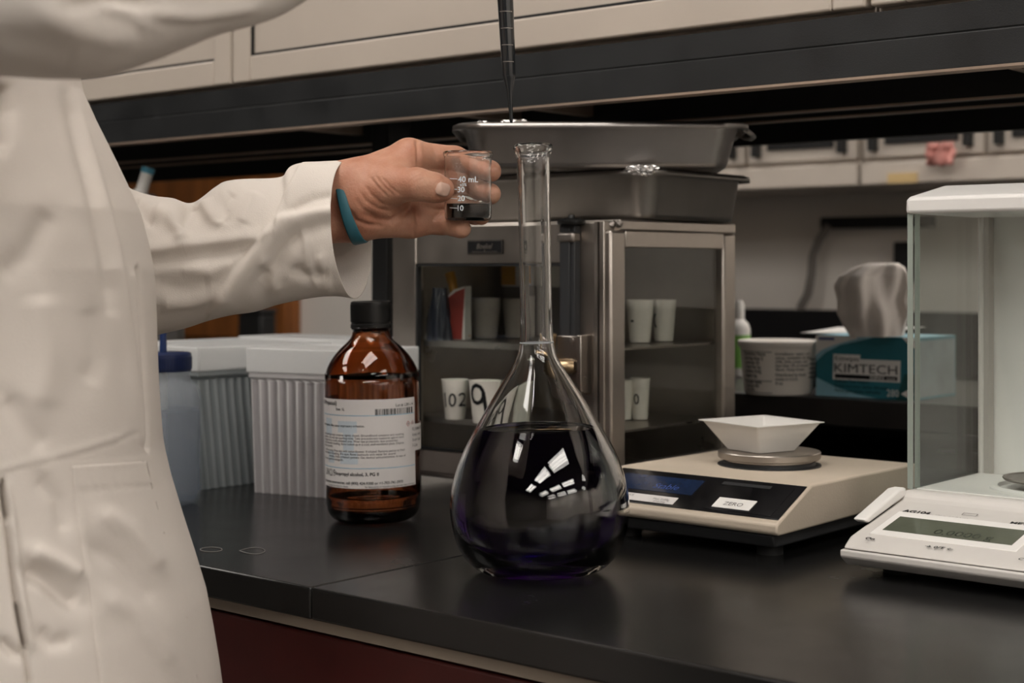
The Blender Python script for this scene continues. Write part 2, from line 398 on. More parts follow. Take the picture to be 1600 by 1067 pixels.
obj('backsplash', MB().box(-2.7,1.9,3.43,3.458,0,.155), M['counter'], t)
# power strip with cord on far wall
a = V(1285,350,3.43); c = V(1455,343,3.43)
t = thing('power_strip', 'black power strip on the far wall behind the tissue box', 'power strip', (a.x,3.43,a.z))
obj('housing', MB().box(0,c.x-a.x,-.012,.03,-.012,.016), M['rubber'], t, bevel=.003)
cp = [V(1296,352,3.42),V(1280,375,3.42),V(1270,400,3.42),V(1268,430,3.42),V(1262,460,3.42),V(1250,482,3.42)]
obj('cord', MB().tube([q-t.location for q in cp], .011, 10), M['cord'], t)
p = V(1412,410,3.44)
t = thing('wall_outlet', 'black outlet box on the far wall right of the white tissue', 'outlet', (p.x,3.458,p.z))
obj('cover', MB().box(-.022,.022,-.03,0,-.05,.05), M['rubber'], t, bevel=.004)
obj('plug', MB().box(-.016,.016,-.055,-.03,-.03,.0), M['knob'], t, bevel=.004)
# wooden cabinet and grey case
a = V(60,300,3.39).x; c = V(446,300,3.39).x; g = V(192,300,3.39).x
t = thing('wooden_cabinet', 'shallow orange wooden cabinet on the far wall behind the coat sleeve', 'cabinet', (0,3.39,.0004))
obj('carcass', MB().box(a,c,.021,.066,0,1.4), M['wood'], t)
obj('door', MB().box(a+.01,g-.010,0,.02,.02,1.38), M['wood'], t, bevel=.003)
obj('door', MB().box(g+.010,c-.004,0,.02,.02,1.38), M['wood'], t, bevel=.003)
obj('handle', MB().tube([(g-.04,-.03,.35),(g-.04,-.03,.5)], .008), M['steel_d'], t)
p = V(395,507,2.92); q = V(410,520,2.92)
t = thing('equipment_case', 'black equipment case on the far counter behind the white box lids', 'case', (p.x,2.92,.0004))
obj('shell', MB().box(-.07,.035,0,.06,0.0,p.z+.03), M['rubber'], t, bevel=.008)
obj('lid', MB().box(-.073,.038,-.003,.063,p.z+.03,p.z+.045), M['rubber'], t, bevel=.006)
t = None
# side counter holding the case
# ------------------------------------------------------------------ desiccator cabinet
DU0, DU1, DV0, DV1, DZ = -1.3053, -.9732, 1.3054, 1.5513, .311
w, dp = DU1-DU0, DV1-DV0
t = thing('desiccator_cabinet', 'stainless steel desiccator cabinet with glass door and glass side, trays on top', 'cabinet', (DU0,DV0,0))
def lx(px): return V(px, 400, DV0).x-DU0
def lz(px, py): return V(px, py, DV0).z
def sy(px): return U(px, 400, DU1).y-DV0
zb = .012
fr = MB()
fr.box(0,.013,.016,dp,zb,DZ)                                      # left side panel
fr.box(.013,w-.012,dp-.012,dp,zb,DZ)                              # back panel
fr.box(0,w,.016,dp,DZ-.012,DZ)                                    # top
fr.box(0,w,.016,dp,zb,zb+.012)                                    # bottom
ob = obj('shell', fr, M['steel'], t, bevel=.002)
for a, c in ((0,sy(978)), (sy(1131),dp)): obj('corner_post', MB().box(w-.014,w,a,c,zb,DZ-.012), M['steel'], t, bevel=.003)
obj('side_rail', MB().box(w-.014,w,sy(978),sy(1131),DZ-.030,DZ-.012), M['steel'], t, bevel=.001)
obj('side_rail', MB().box(w-.014,w,sy(978),sy(1131),zb,zb+.035), M['steel_d'], t, bevel=.001)
obj('side_pane', MB().box(w-.009,w-.006,sy(978)-.001,sy(1131)+.001,zb+.034,DZ-.029), M['pane_d'], t)
# door
dr0, dr1 = lx(613), lx(930)
wl, wr = lx(650), lx(900); wt, wb = lz(700,412), lz(650,700)
f = MB(); dz0, dz1 = .020, DZ-.003
f.box(dr0,wl,0,.014,dz0,dz1).box(wr,dr1,0,.014,dz0,dz1).box(wl,wr,0,.014,dz0,wb).box(wl,wr,0,.014,wt,dz1)
door = obj('door', f, M['steel'], t, bevel=.0015)
obj('pane', MB().box(wl-.001,wr+.001,.006,.009,wb-.001,wt+.001), M['pane'], door)
g = MB(); e = .003
g.box(wl,wl+e,-.0008,.006,wb,wt).box(wr-e,wr,-.0008,.006,wb,wt).box(wl,wr,-.0008,.006,wb,wb+e).box(wl,wr,-.0008,.006,wt-e,wt)
obj('gasket', g, M['rubber'], door)
obj('hinge_strip', MB().box(lx(931),lx(936),-.003,.016,dz0,dz1), M['steel_d'], t)
obj('seal_gap', MB().box(lx(936.5),lx(945),.004,.016,dz0,dz1), M['rubber'], t)
obj('corner_strip', MB().box(lx(945.5),w-.0145,-.002,.016,zb,DZ-.002), M['steel'], t, bevel=.001)
# name plate
npx0, npx1, npy0, npy1 = 731, 787, 375, 397
a, c = lx(npx0), lx(npx1); z0, z1 = lz(760,397), lz(760,375)
np_ = obj('name_plate', MB().box(a,c,-.0015,0,z0,z1), M['ink'], door, bevel=.0006, label='black name plate with silver script')
tx = MB(); pf = plane_fn((a+(c-a)*.5, -.0017, z0+(z1-z0)*.38), (1,0,0), (0,0,1))
put_text(tx, 'Boekel', .0085, pf, 'c', bold=.02, shear=.3)
for zz in (z0+.0008, z1-.0012): tx.box(a+.001,c-.001,-.0021,-.0016,zz,zz+.0005)
for xx in (a+.0008, c-.0013): tx.box(xx,xx+.0005,-.0021,-.0016,z0+.001,z1-.001)
tx.box((a+c)/2-.0003,(a+c)/2+.0003,-.0021,-.0016,z0+.002,z0+.005); tx.box(a+.008,c-.008,-.0021,-.0016,z0+.0025,z0+.003)
obj('lettering', tx, M['steel'], np_)
# latch
l0, l1 = lx(883), lx(907)
ch = MB().box(l0,l1,-.010,0,lz(895,528),lz(895,349)).box(l0+.003,l1-.006,-.012,-.010,lz(895,528),lz(895,356))
la = obj('latch_channel', ch, M['base'], door, bevel=.001)
obj('collar', MB().box(l0-.0015,l1+.001,-.014,.0,lz(895,379),lz(895,363)), M['steel_d'], la, bevel=.003)
obj('thumb_knob', MB().lathe([(0,0),(.0145,0),(.0155,.002),(.0155,.004),(.013,.006),(.004,.007),(.003,.010),(0,.010)], 20, ((l0+l1)/2+.003,-.006,lz(895,351))), M['knob'], la)
b0, b1 = lx(885), lx(922)
br = obj('latch_bracket', MB().box(b0,b1,-.016,0,lz(900,614),lz(900,524)).box(b1-.003,b1+.003,-.020,0,lz(900,612),lz(900,522)), M['steel'], door, bevel=.001)
obj('lever', MB().box(-.004,.004,-.024,-.017,-.001,.030, Matrix.Translation((lx(877),0,lz(877,562))) @ Matrix.Rotation(rad(8),4,'Y')), M['brass'], br, bevel=.001)
obj('screw', MB().lathe([(0,0),(.0035,0),(.003,.0015),(0,.002)], 12, m=Matrix.Translation((lx(908),-.016,lz(908,532))) @ Matrix.Rotation(PI/2,4,'X')), M['steel_d'], br)
kz = lz(890,571)
kn = MB().tube([(lx(862),-.026,kz+.001),(lx(868),-.026,kz+.001),(lx(870),-.026,kz),(lx(884),-.026,kz)], [.0062,.0072,.0055,.0055], 16)
kn.tube([(lx(884),-.026,kz),(lx(886),-.026,kz),(lx(905),-.020,kz),(lx(910),-.016,kz)], [.0075,.0082,.0082,.0065], 16)
obj('latch_knob', kn, M['brass'], br)
# corner wing nuts on top edge
def wing(px, py, par, yy=-.003):
    c = (lx(px), yy, lz(px, py)); m = MB()
    m.tube([(c[0]-.006,c[1]-.004,c[2]-.004),(c[0]-.005,c[1]-.006,c[2]),(c[0]-.002,c[1]-.006,c[2]+.002)], [.002,.0045,.002], 10)
    m.tube([(c[0]+.001,c[1]-.005,c[2]-.003),(c[0]+.004,c[1]-.006,c[2]),(c[0]+.006,c[1]-.004,c[2]+.002)], [.002,.0045,.002], 10)
    obj('wing_nut', m, M['steel_d'], par)
wing(971, 350, t)
for a, c in ((.02,.02),(w-.02,.02),(.02,dp-.02),(w-.02,dp-.02)): obj('foot', MB().cyl((a,c,0), .011, 0, zb, 16), M['rubber'], t)
# shelves
for z, yb in ((.172, .235), (.0825, .235)):
    s = MB().box(.014,w-.015,.022,min(yb,dp-.013),z-.0025,z).box(.014,w-.015,.020,.023,z-.006,z+.001)
    obj('shelf', s, M['steel'], t)

# cups in the desiccator
def arc_(cx, cy, rx, ry, a0, a1, n=10): return [(cx+rx*cos(rad(a0+(a1-a0)*i/n)), cy+ry*sin(rad(a0+(a1-a0)*i/n))) for i in range(n+1)]
STROKES = {'102': [[(-.95,.5),(-.9,0),(-.85,-.5)], arc_(-.3,0,.22,.42,80,440), arc_(.42,.22,.25,.22,160,-20)+[(.55,-.05),(.2,-.42),(.5,-.36),(.8,-.42)]],
 '9': [arc_(-.05,.28,.24,.30,20,380)+[(.20,.2),(.24,-.2),(.30,-.62)]], '-': [[(-.1,0),(.1,.03)]], '(': [arc_(.1,0,.18,.36,100,260)], 'o': [arc_(0,0,.2,.42,60,420)]}
def cup(px, py, zs, wpx, hpx, lab, m, grp=None, mark=None, msize=.02, mpx=0, D=None, txtoff=0):
    c = G(px, py, zs) if D is None else P(px, py, D); D_ = (c.x*CF[0]+c.y*CF[1])
    r = wpx*D_/FL/2; h = hpx*D_/FL
    c.z = zs+.0004
    t = thing('cup', lab, 'cup', c, 0, 'cups in the desiccator')
    prof = [(0,0),(r*.70,0),(r*.74,.002),(r*.97,h-.002),(r,h),(r*.94,h),(r*.68,.004),(0,.004)]
    obj('body', MB().lathe(prof, 36), m, t)
    if mark:
        tx = MB(); ca = math.atan2(-CF[1], -CF[0])+txtoff           # towards the camera
        def fn(x, y):
            z = h*.5+y; rr = r*(.74+.23*z/h)+.0005; a = ca + x/rr
            return Vector((rr*cos(a), rr*sin(a), z))
        for pl in STROKES[mark]:
            n_ = len(pl)*5-4; q_ = []
            for i in range(n_):
                j = min(len(pl)-2, i//5); u_ = i/5-j; q_.append((pl[j][0]*(1-u_)+pl[j+1][0]*u_, pl[j][1]*(1-u_)+pl[j+1][1]*u_))
            rows = [[], []]
            for i in range(n_):
                e0, e1 = q_[max(0,i-1)], q_[min(n_-1,i+1)]; l_ = math.hypot(e1[0]-e0[0], e1[1]-e0[1]) or 1; nx_, ny_ = -(e1[1]-e0[1])/l_, (e1[0]-e0[0])/l_
                for sd in (0, 1): w_ = .062*(1-2*sd); rows[sd].append(fn((q_[i][0]+nx_*w_)*msize, (q_[i][1]+ny_*w_)*msize))
            tx.grid(rows)
        obj('marking', tx, M['ink'], t, label='handwritten black %s' % ('number '+mark if mark.isdigit() else 'mark'), fixn=False)
    return t
S1, S2 = .173, .0835
cup(758, 528, S1, 50, 62, 'grey stained cup on the upper desiccator shelf beside the red striped box', M['porcg'])
cup(808, 527, S1, 48, 60, 'grey stained cup on the upper shelf seen behind the flask neck', M['porcg'])
cup(711, 655, S2, 43, 62, 'white cup marked 102 on the lower desiccator shelf', M['porc'], mark='102', msize=.0165, txtoff=.16)
cup(758, 661, S2, 52, 66, 'white cup marked with a large 9 on the lower desiccator shelf', M['porc'], mark='9', msize=.034, txtoff=-.45)
cup(806, 660, S2, 48, 64, 'white cup on the lower shelf half hidden by the flask shoulder', M['porc'])
cup(1000, 531, S1, 44, 66, 'white cup on the upper shelf through the side pane, left of its neighbour', M['porc'], D=1.775, mark='-', msize=.02, txtoff=.0-.75)
cup(1037, 528, S1, 40, 64, 'white cup on the upper shelf through the side pane, marked at its left', M['porc'], D=1.808, mark='(', msize=.022, txtoff=-.95)
cup(1000, 655, S2, 32, 64, 'white cup on the lower shelf through the side pane, with small mark', M['porc'], mark='o', msize=.013, txtoff=-.5)
cup(975, 655, S2, 30, 62, 'white cup on the lower shelf partly hidden by the steel corner post', M['porc'])
# carton with a red stripe
c = P(707, 524, 1.845); 
t = thing('carton', 'white carton with red stripe leaning on the upper desiccator shelf', 'carton', (c.x, c.y, S1+.0004), rad(22))
ct = MB().prism([(-.034,0),(.020,0),(.020,.064),(.006,.060),(-.012,.042),(-.022,.034),(-.024,.018)], -.012, .012, 'y'); obj('box', ct, M['card'], t, bevel=.0008)
obj('stripe', MB().prism([(.0015,.0005),(.0165,.0005),(.0205,.062),(.009,.0575),(-.001,.050)], -.0126, -.0121, 'y'), M['redink'], t, label='red stripe')
mk = MB()
for k in range(24):
    a = 2*PI*k/24; a2 = 2*PI*(k+1)/24; mk.add([Vector((-.011+q*cos(b_), -.0126, .026+q*sin(b_)*1.1)) for b_, q in ((a,.0062),(a2,.0062),(a2,.0055),(a,.0055))], [(0,1,2,3)])
put_text(mk, '3', .008, plane_fn((-.011,-.0126,.0235),(1,0,0),(0,0,1)), 'c'); put_text(mk, 'a8', .011, plane_fn((-.012,-.0126,.004),(1,0,0),(0,0,1)), 'c', bold=.02)
obj('print', mk, M['ink'], t)
c = P(705, 440, 1.86)
t = thing('marker_pen', 'yellow stick standing behind the carton in the desiccator', 'stick', (c.x+.012,c.y,S1+.0004))
st = MB().tube([(.012,0,.002),(-.014,0,.078)], .0055, 14); obj('barrel', st, M['yellow'], t); obj('cap', MB().tube([(-.0105,0,.068),(-.0145,0,.0795)], .0062, 14), M['yellow'], t)
# added dark lump standing in for a bluish reflection
c = P(668, 526, 1.82); mb = MB(); rows = []
for i in range(13):
    h = i/12; row = []
    for j in range(29):
        a = 2*PI*j/28; k = (1-.45*h)*(1+.16*sin(5*a+3*h)+.12*sin(9*a-4*h)); row.append((.0145*k*cos(a), .014*k*sin(a), .062*h))
    rows.append(row)
tag(obj('bag', mb.grid(rows), M['bluebag'], smooth=180), 'crumpled dark blue bag at the left of the upper desiccator shelf', 'bag').location = (c.x+.014, c.y+.006, S1+.0004)
c = P(785, 425, 1.90)
t = thing('carton', 'grey and orange carton at the back of the upper desiccator shelf', 'carton', (c.x,DV1-.05,S1+.0004), rad(10))
obj('box', MB().box(-.04,.045,-.012,.02,0,.062), M['inkg'], t, bevel=.001); obj('lid', MB().box(-.041,.046,-.013,.021,.062,.09), M['card'], t, bevel=.001); obj('tape', MB().box(-.041,-.02,-.0136,-.0131,.064,.088), M['yellow'], t)

# ------------------------------------------------------------------ trays
def tray(name, label, cx, cy, z, L, Wd, H, taper, rz, m, rim=.011, hook=False):
    t = thing(name, label, 'tray', (cx,cy,z), rz, 'steel trays on the desiccator')
    def ring(a, b, r, zz, n=8):
        out = []
        for qx, qy, s in ((1,1,0),(-1,1,PI/2),(-1,-1,PI),(1,-1,3*PI/2)):
            for k in range(n+1):
                g = s+PI/2*k/n; out.append((qx*(a-r)+r*cos(g), qy*(b-r)+r*sin(g), zz))
        return out
    a, b = L/2, Wd/2; at, bt = a-taper, b-taper
    rings = [ring(at-.008,bt-.008,.018,.0008), ring(at-.002,bt-.002,.02,.002), ring(at,bt,.022,.007), ring(a,b,.026,H-.004), ring(a+.002,b+.002,.027,H-.001), ring(a+rim*.6,b+rim*.6,.03,H), ring(a+rim,b+rim,.032,H-.002), ring(a+rim+.0006,b+rim+.0006,.033,H-.0075)]
    mb = MB(); n = len(rings[0]); v = [p for r in rings for p in r]
    f = [(i*n+k, i*n+(k+1)%n, (i+1)*n+(k+1)%n, (i+1)*n+k) for i in range(len(rings)-1) for k in range(n)] + [tuple(range(n))]
    mb.add(v, f)
    obj('pan', mb, m, t, solid=.0011, smooth=60)
    return t, a, b
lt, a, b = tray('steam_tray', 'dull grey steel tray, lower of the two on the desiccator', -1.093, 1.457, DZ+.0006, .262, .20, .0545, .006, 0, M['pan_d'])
cc = W(.098, 1.735, 0)
ut, a, b = tray('steam_tray', 'grey steel tray, upper of the two stacked on the desiccator', cc.x, cc.y, DZ+.0006+.0545+.0004, .298, .17, .0485, .010, AZ-rad(2), M['pan'])
hk = MB(); hk.tube([(a+.008,-b+.03,.044),(a+.016,-b+.034,.039),(a+.021,-b+.05,.037),(a+.021,-.01,.037),(a+.016,.005,.039),(a+.008,.010,.044)], .0028, 10)
obj('handle', hk, M['pan'], ut)
def crumple(name, label, c, rx, ry, rzz, amp, seed, m=M['foil'], n=22, cat='foil', rot=0):
    mb = MB(); rows = []
    for i in range(n+1):
        th = PI*i/n; row = []
        for j in range(2*n+1):
            ph = 2*PI*j/(2*n); d = Vector((sin(th)*cos(ph), sin(th)*sin(ph), cos(th)))
            q = 1+amp*mnoise.cell(d*3.1+Vector((seed,0,0)))*.6+amp*mnoise.noise(d*4+Vector((seed,3,1)))
            row.append((rx*d.x*q, ry*d.y*q, rzz*d.z*q))
        rows.append(row)
    o = obj(name, mb.grid(rows), m, smooth=25); o.location = c; o.rotation_euler = (0,0,rot); return tag(o, label, cat, 'foil scraps on the trays')
p = P(1003, 265.5, 1.645); crumple('foil_scrap', 'crumpled foil scrap on the corner of the lower tray', (p.x,p.y,p.z), .016, .006, .0052, .35, 3, rot=AZ)
p = P(752, 193, 1.655); crumple('foil_scrap', 'small crumpled foil scrap at the left of the upper tray rim', (p.x,p.y,p.z-.001), .009, .005, .0035, .35, 5, rot=AZ)
p = P(806, 192, 1.655); crumple('foil_scrap', 'crumpled foil scrap on the upper tray rim just behind the pipette tip', (p.x,p.y,p.z-.001), .017, .006, .0038, .35, 8, rot=AZ)

# ------------------------------------------------------------------ volumetric flask
FC = G(845, 894)
S = 1.309/FL
fy = lambda y: (894-y)*S
outer = [(57,894),(84,894),(101,888),(117,873),(127,857),(134,838),(138.5,815),(140,797),(138.5,775),(134,752),(126.5,728),(116,704),(104,682),(90,658),(76,634),(62,612),(48,590),(38,574),(31,560),(27.5,545),(25.8,528),(25.2,505),(25,470),(25,420),(25.2,350),(25.4,300),(25.6,262),(26.3,252),(28.5,246),(30.5,241),(31,236.5),(29.8,232),(27.5,230)]
def smoothprof(pr, k=3):
    # Catmull-Rom resample
    out = []
    for i in range(len(pr)-1):
        p0 = pr[max(i-1,0)]; p1 = pr[i]; p2 = pr[i+1]; p3 = pr[min(i+2,len(pr)-1)]
        for s in range(k):
            u = s/k
            out.append(tuple(.5*((2*p1[d])+(-p0[d]+p2[d])*u+(2*p0[d]-5*p1[d]+4*p2[d]-p3[d])*u*u+(-p0[d]+3*p1[d]-3*p2[d]+p3[d])*u**3) for d in (0,1)))
    return out+[pr[-1]]
inner = [(26,234),(25,240),(22.5,252),(21.8,270),(21.6,350),(21.4,470),(21.4,520),(23.4,545),(27,562),(34,577),(44.5,594),(58.5,616),(72.5,638),(86.5,662),(100.5,686),(112,708),(121.5,731),(128.5,754),(132.5,776),(134,797),(132,815),(126,836),(117,851),(105,864),(88,874),(68,879),(40,881)]
flask = thing('volumetric_flask', 'large volumetric flask half filled with deep purple liquid on the black worktop', 'flask', (FC.x,FC.y,0.0008))
po = [(0,.0035),(40*S,.0030)]+[(r*S, fy(y)) for r, y in smoothprof(outer)]
pi_ = [(r*S, fy(y)) for r, y in smoothprof(inner)]+[(0, fy(881))]
obj('glass', MB().lathe(po+pi_, 128), M['glass'], flask, smooth=180)
lq = [(r, y) for r, y in inner if y > 672]; g_ = 1.1
r672 = 92.0
lp = [(0, fy(676)),((r672-8)*S, fy(676)),((r672-3)*S, fy(675)),((r672-g_)*S, fy(672.5))]+[((r-g_)*S, fy(y)+.0004) for r, y in smoothprof([(r672,673)]+lq)]+[(0, fy(880.4))]
obj('liquid', MB().lathe(lp, 96), M['purple'], flask, smooth=60)
mk = MB().lathe([((25.15)*S+.0001, fy(541)),((25.6)*S+.0002, fy(539.8)),((25.2)*S+.0001, fy(538.6))], 64); 
obj('mark_ring', mk, M['inkw'], flask, label='etched volume ring on the neck')
flask.rotation_euler = (0, 0, 0)
fa_ = Vector((CF[0],CF[1],0)); flask.rotation_mode = 'AXIS_ANGLE'; flask.rotation_axis_angle = (rad(-1.05), *fa_)
flask.location.z = .0022

# ------------------------------------------------------------------ amber bottle
BC = G(584, 813); BD = BC.x*CF[0]+BC.y*CF[1]; bs = BD/FL; bR = 73.5*bs
bz = lambda y: (813-y)*bs*1.0
bot = thing('reagent_bottle', 'amber glass bottle of isopropyl alcohol with white label and black cap', 'bottle', (BC.x,BC.y,.0004))
oq = [(50,813),(58,811.5),(66,806),(71,797),(73,786),(73.5,770),(73.5,600),(73,590),(71,580),(66,569),(58,557),(48,546),(38,537),(32,530),(29.5,524),(29,518),(31.5,516),(32,513),(29,511),(28,506),(28,480)]
oo = [(0,.002)]+[(r*bs, bz(y)) for r, y in smoothprof(oq, 2)]
iq = [(25,480),(25,510),(26,524),(29,532),(36,541),(46,550),(55,561),(62,572),(67,583),(69,592),(69.5,600),(69.5,785),(66,797),(57,804),(40,806)]
ii = [(r*bs, bz(y)) for r, y in smoothprof(iq, 2)]+[(0, bz(806))]
obj('glass', MB().lathe(oo+ii, 80), M['amber'], bot, smooth=180)
lz_ = [(0,bz(590))]+[(68*bs,bz(590)),(68.6*bs,bz(600)),(68.6*bs,bz(785)),(65*bs,bz(796)),(56*bs,bz(803)),(0,bz(804.5))]
cp = [(0,bz(472.5)),(28*bs,bz(472.5)),(31*bs,bz(474)),(31.5*bs,bz(477)),(31.5*bs,bz(505)),(30.5*bs,bz(506)),(30.5*bs,bz(508)),(32*bs,bz(509)),(32*bs,bz(514)),(28.3*bs,bz(515)),(28.3*bs,bz(478)),(0,bz(478))]
cap = obj('cap', MB().lathe(cp, 64), M['knob'], bot)
rb = MB()
for k in range(72):
    a = 2*PI*k/72; rb.box(31.2*bs,32.0*bs,-.0005,.0005,bz(504.5),bz(478), Matrix.Rotation(a,4,'Z'))
obj('ridges', rb, M['knob'], cap)
CA = math.atan2(-CF[1], -CF[0])
def ang(px): return CA+math.asin(max(-1,min(1,(px-584)/73.5)))
Lr = bR+.00035
def zlab(py): return HC+(HZ-py)*(BD-bR*.95)/FL-.0004
A0, A1 = CA-rad(125), ang(651.5); Z0, Z1 = zlab(765), zlab(626)
def cyl_patch(mb, a0, a1, z0, z1, r, n=48):
    mb.grid([[(r*cos(a0+(a1-a0)*j/n), r*sin(a0+(a1-a0)*j/n), z) for j in range(n+1)] for z in (z0, z1)])
lb = MB(); cyl_patch(lb, A0, A1, Z0, Z1, Lr, 80)
lab = obj('label', lb, M['paper'], bot, smooth=180, label='white printed label')
T = {k: MB() for k in ('ink','inkL','inkA','inkB','inkC','haz','inkg','inkb','inkbl','red')}
def ct(k, s, px, py, size, align='l', width=None, bold=0):
    a = ang(px); z = zlab(py); put_text(T[k], s, size, lambda x, y: Vector(((Lr+.0002)*cos(a+x/Lr), (Lr+.0002)*sin(a+x/Lr), z+y)), align, width, bold)
def cb(k, px0, px1, py0, py1, lift=.0001):
    cyl_patch(T[k], ang(px0), ang(px1), zlab(py1), zlab(py0), Lr+lift, max(4,int(abs(px1-px0)*.7)))
ct('inkA', '(2-Propanol)', 535.5, 635.5, .0062, 'r', bold=.012)
ct('inkA', 'Size: 1L', 534, 643.5, .0038, 'l', bold=.02); ct('inkL', 'Lot #: L301-14', 649, 638.5, .0040, 'r', bold=.012)
x = 595.0; bc_ = []
while x < 649:
    wd = random.choice((.7,.7,1.2,1.8)); bc_.append((x, min(x+wd,649.5))); x += wd+random.choice((.6,.9,1.4))
cb('inkbl', 511.5, 651, 650.6, 651.6); cb('inkbl', 511.5, 651, 733, 734)
cb('inkb', 516, 526.5, 657, 683, .00005); cb('inkb', 537, 567, 660, 678, .00005); cb('inkb', 545, 562, 678, 706, .00005); cb('inkb', 520, 530, 708, 727, .00005); cb('inkb', 540, 568, 708, 727, .00005)
ct('ink', 'throat irritation. May cause respiratory irritation.', 579, 669, .0032, 'r', bold=.012)
para = ['heat. Sparking, keep container tightly closed. Ground/bond container and receiving', 'equipment. Use only non-sparking tools. Take precautionary measures against static', 'discharge. Use in a well ventilated area. Wear eye protection, face protection.', 'wash hands after handling. Store locked up in a cool, well-ventilated place. Dispose', 'container properly.']
for k, s in enumerate(para): ct('inkg', s, 636-(8 if k == 2 else 0) if k < 4 else 528, 683.5+k*4.6, .0030, 'r', bold=.014)
para = ['continue rinsing. Rinse skin with water/shower. If inhaled: Remove person to fresh', 'comfortable for breathing. If in eyes: Rinse cautiously with water for several', 'minutes. If skin irritation persists: Get medical advice/attention. In case of', 'fire use dry sand to extinguish.']
for k, s in enumerate(para): ct('inkg', s, (637,624,638,545)[k], 708.5+k*4.6, .0030, 'r', bold=.014)
ct('inkB', 'UN1219', 531.5, 747.5, .0098, 'r', width=.0205); ct('inkB', 'Isopropyl alcohol, 3, PG II', 532.5, 745, .0046, 'l', bold=.025)
ct('inkC', 'For chemical emergencies, call (800) 424-9300 or +1-703-741-5970', 634, 758.5, .0037, 'r', bold=.02)
ct('inkC', 'for laboratory or manufacturing use only, keep out of reach', 650, 763.5, .0024, 'r', bold=.01); ct('inkC', 'see safety data sheet for details', 552, 763.5, .0024, 'r', bold=.01)
for cx in (642.5, 648.5):                                             # hazard diamonds
    a = ang(cx); z = zlab(667); s = .0030
    for rr, k in ((s,'red'),(s*.72,'paper'),(s*.35,'haz')):
        vv = [(rr,0),(0,rr),(-rr,0),(0,-rr)]; q = MB() if k == 'paper' else T[k]
        li = {'red':.0001,'paper':.0002,'haz':.0003}[k]
        q.add([((Lr+li)*cos(a+x/Lr), (Lr+li)*sin(a+x/Lr), z+y) for x, y in vv], [(0,1,2,3)])
        if k == 'paper': obj('diamond', q, M['paper'], lab, fixn=False)
T['bar'] = MB()
for q0, q1 in bc_: cb('bar', q0, q1, 641, 650.5)
obj('barcode', T['bar'], M['ink'], lab, fixn=False)
for k, mm in (('ink','ink'),('inkA','ink'),('inkB','ink'),('inkC','ink'),('inkL','ink'),('haz','ink'),('inkg','inkg'),('inkb','inkb'),('inkbl','inkbl'),('red','redink')): obj({'ink':'lettering','inkA':'lettering','inkB':'lettering','inkC':'lettering','inkL':'lettering','haz':'hazard_symbol','inkg':'fine_print','inkb':'watermark','inkbl':'rule','red':'hazard_diamond'}[k], T[k], M[mm], lab, fixn=False)
sp = MB(); cyl_patch(sp, ang(645), CA+rad(112), zlab(711), zlab(669), Lr+.0009, 24)
sl = obj('side_label', sp, M['paper'], bot, smooth=180)
q = MB(); Ls = Lr+.0011
for k in range(4):
    a = ang(647); z = zlab(679+k*8.5); put_text(q, ('FLAMMABLE','keep away','from heat','1-Lite')[k], .0048, lambda x, y: Vector((Ls*cos(a+x/Ls), Ls*sin(a+x/Ls), z+y)), 'l', bold=.01)
obj('lettering', q, M['inkg'], sl, fixn=False)
bot.rotation_mode = 'AXIS_ANGLE'; bot.rotation_axis_angle = (rad(-.8), *fa_); bot.location.z = .0016

# ------------------------------------------------------------------ wash bottle
WC = G(255, 787); WD = WC.x*CF[0]+WC.y*CF[1]; ws = WD/FL
wz = lambda y: (787-y)*ws
wb_ = thing('wash_bottle', 'milky squeeze bottle with blue screw cap beside the lab coat', 'bottle', (WC.x,WC.y,.0004))
wp = [(0,.001),(44*ws,0),(52*ws,wz(784)),(57*ws,wz(776)),(58*ws,wz(768)),(58*ws,wz(625)),(57*ws,wz(612)),(52*ws,wz(603)),(45*ws,wz(598)),(43*ws,wz(594)),(42*ws,wz(580)),(40.5*ws,wz(580)),(41*ws,wz(596)),(50*ws,wz(606)),(56*ws,wz(625)),(56*ws,wz(766)),(50*ws,wz(780)),(0,wz(782))]
obj('body', MB().lathe(wp, 64), M['pe'], wb_, smooth=60)
obj('water', MB().lathe([(0,wz(640)),(55*ws,wz(640)),(55.3*ws,wz(650)),(55.3*ws,wz(766)),(49*ws,wz(779)),(0,wz(781))], 48), M['pewater'], wb_)
cpw = [(0,wz(551)),(40*ws,wz(551)),(43*ws,wz(553)),(43.5*ws,wz(556)),(43.5*ws,wz(578)),(42.6*ws,wz(580)),(0,wz(580))]
wc = obj('cap', MB().lathe(cpw, 64), M['bluecap'], wb_, label='dark blue ribbed screw cap')
rb = MB()
for k in range(60): rb.box(43.2*ws,44.3*ws,-.0007,.0007,wz(577),wz(558), Matrix.Rotation(2*PI*k/60,4,'Z'))
obj('ribs', rb, M['bluecap'], wc)
sp_ = MB().tube([(0,0,wz(552)),(0,0,wz(528)),(0,0,wz(505)),(-.010,.004,wz(485)),(-.03,.012,wz(478)),(-.06,.02,wz(490))], [6*ws,5.2*ws,5*ws,4.5*ws,4*ws,3*ws], 14)
obj('spout', sp_, M['bluestraw'], wb_)
obj('dip_tube', MB().tube([(0,0,wz(580)),(.004,-.002,wz(690)),(.012,-.007,wz(776))], .0042, 12), M['white'], wb_)

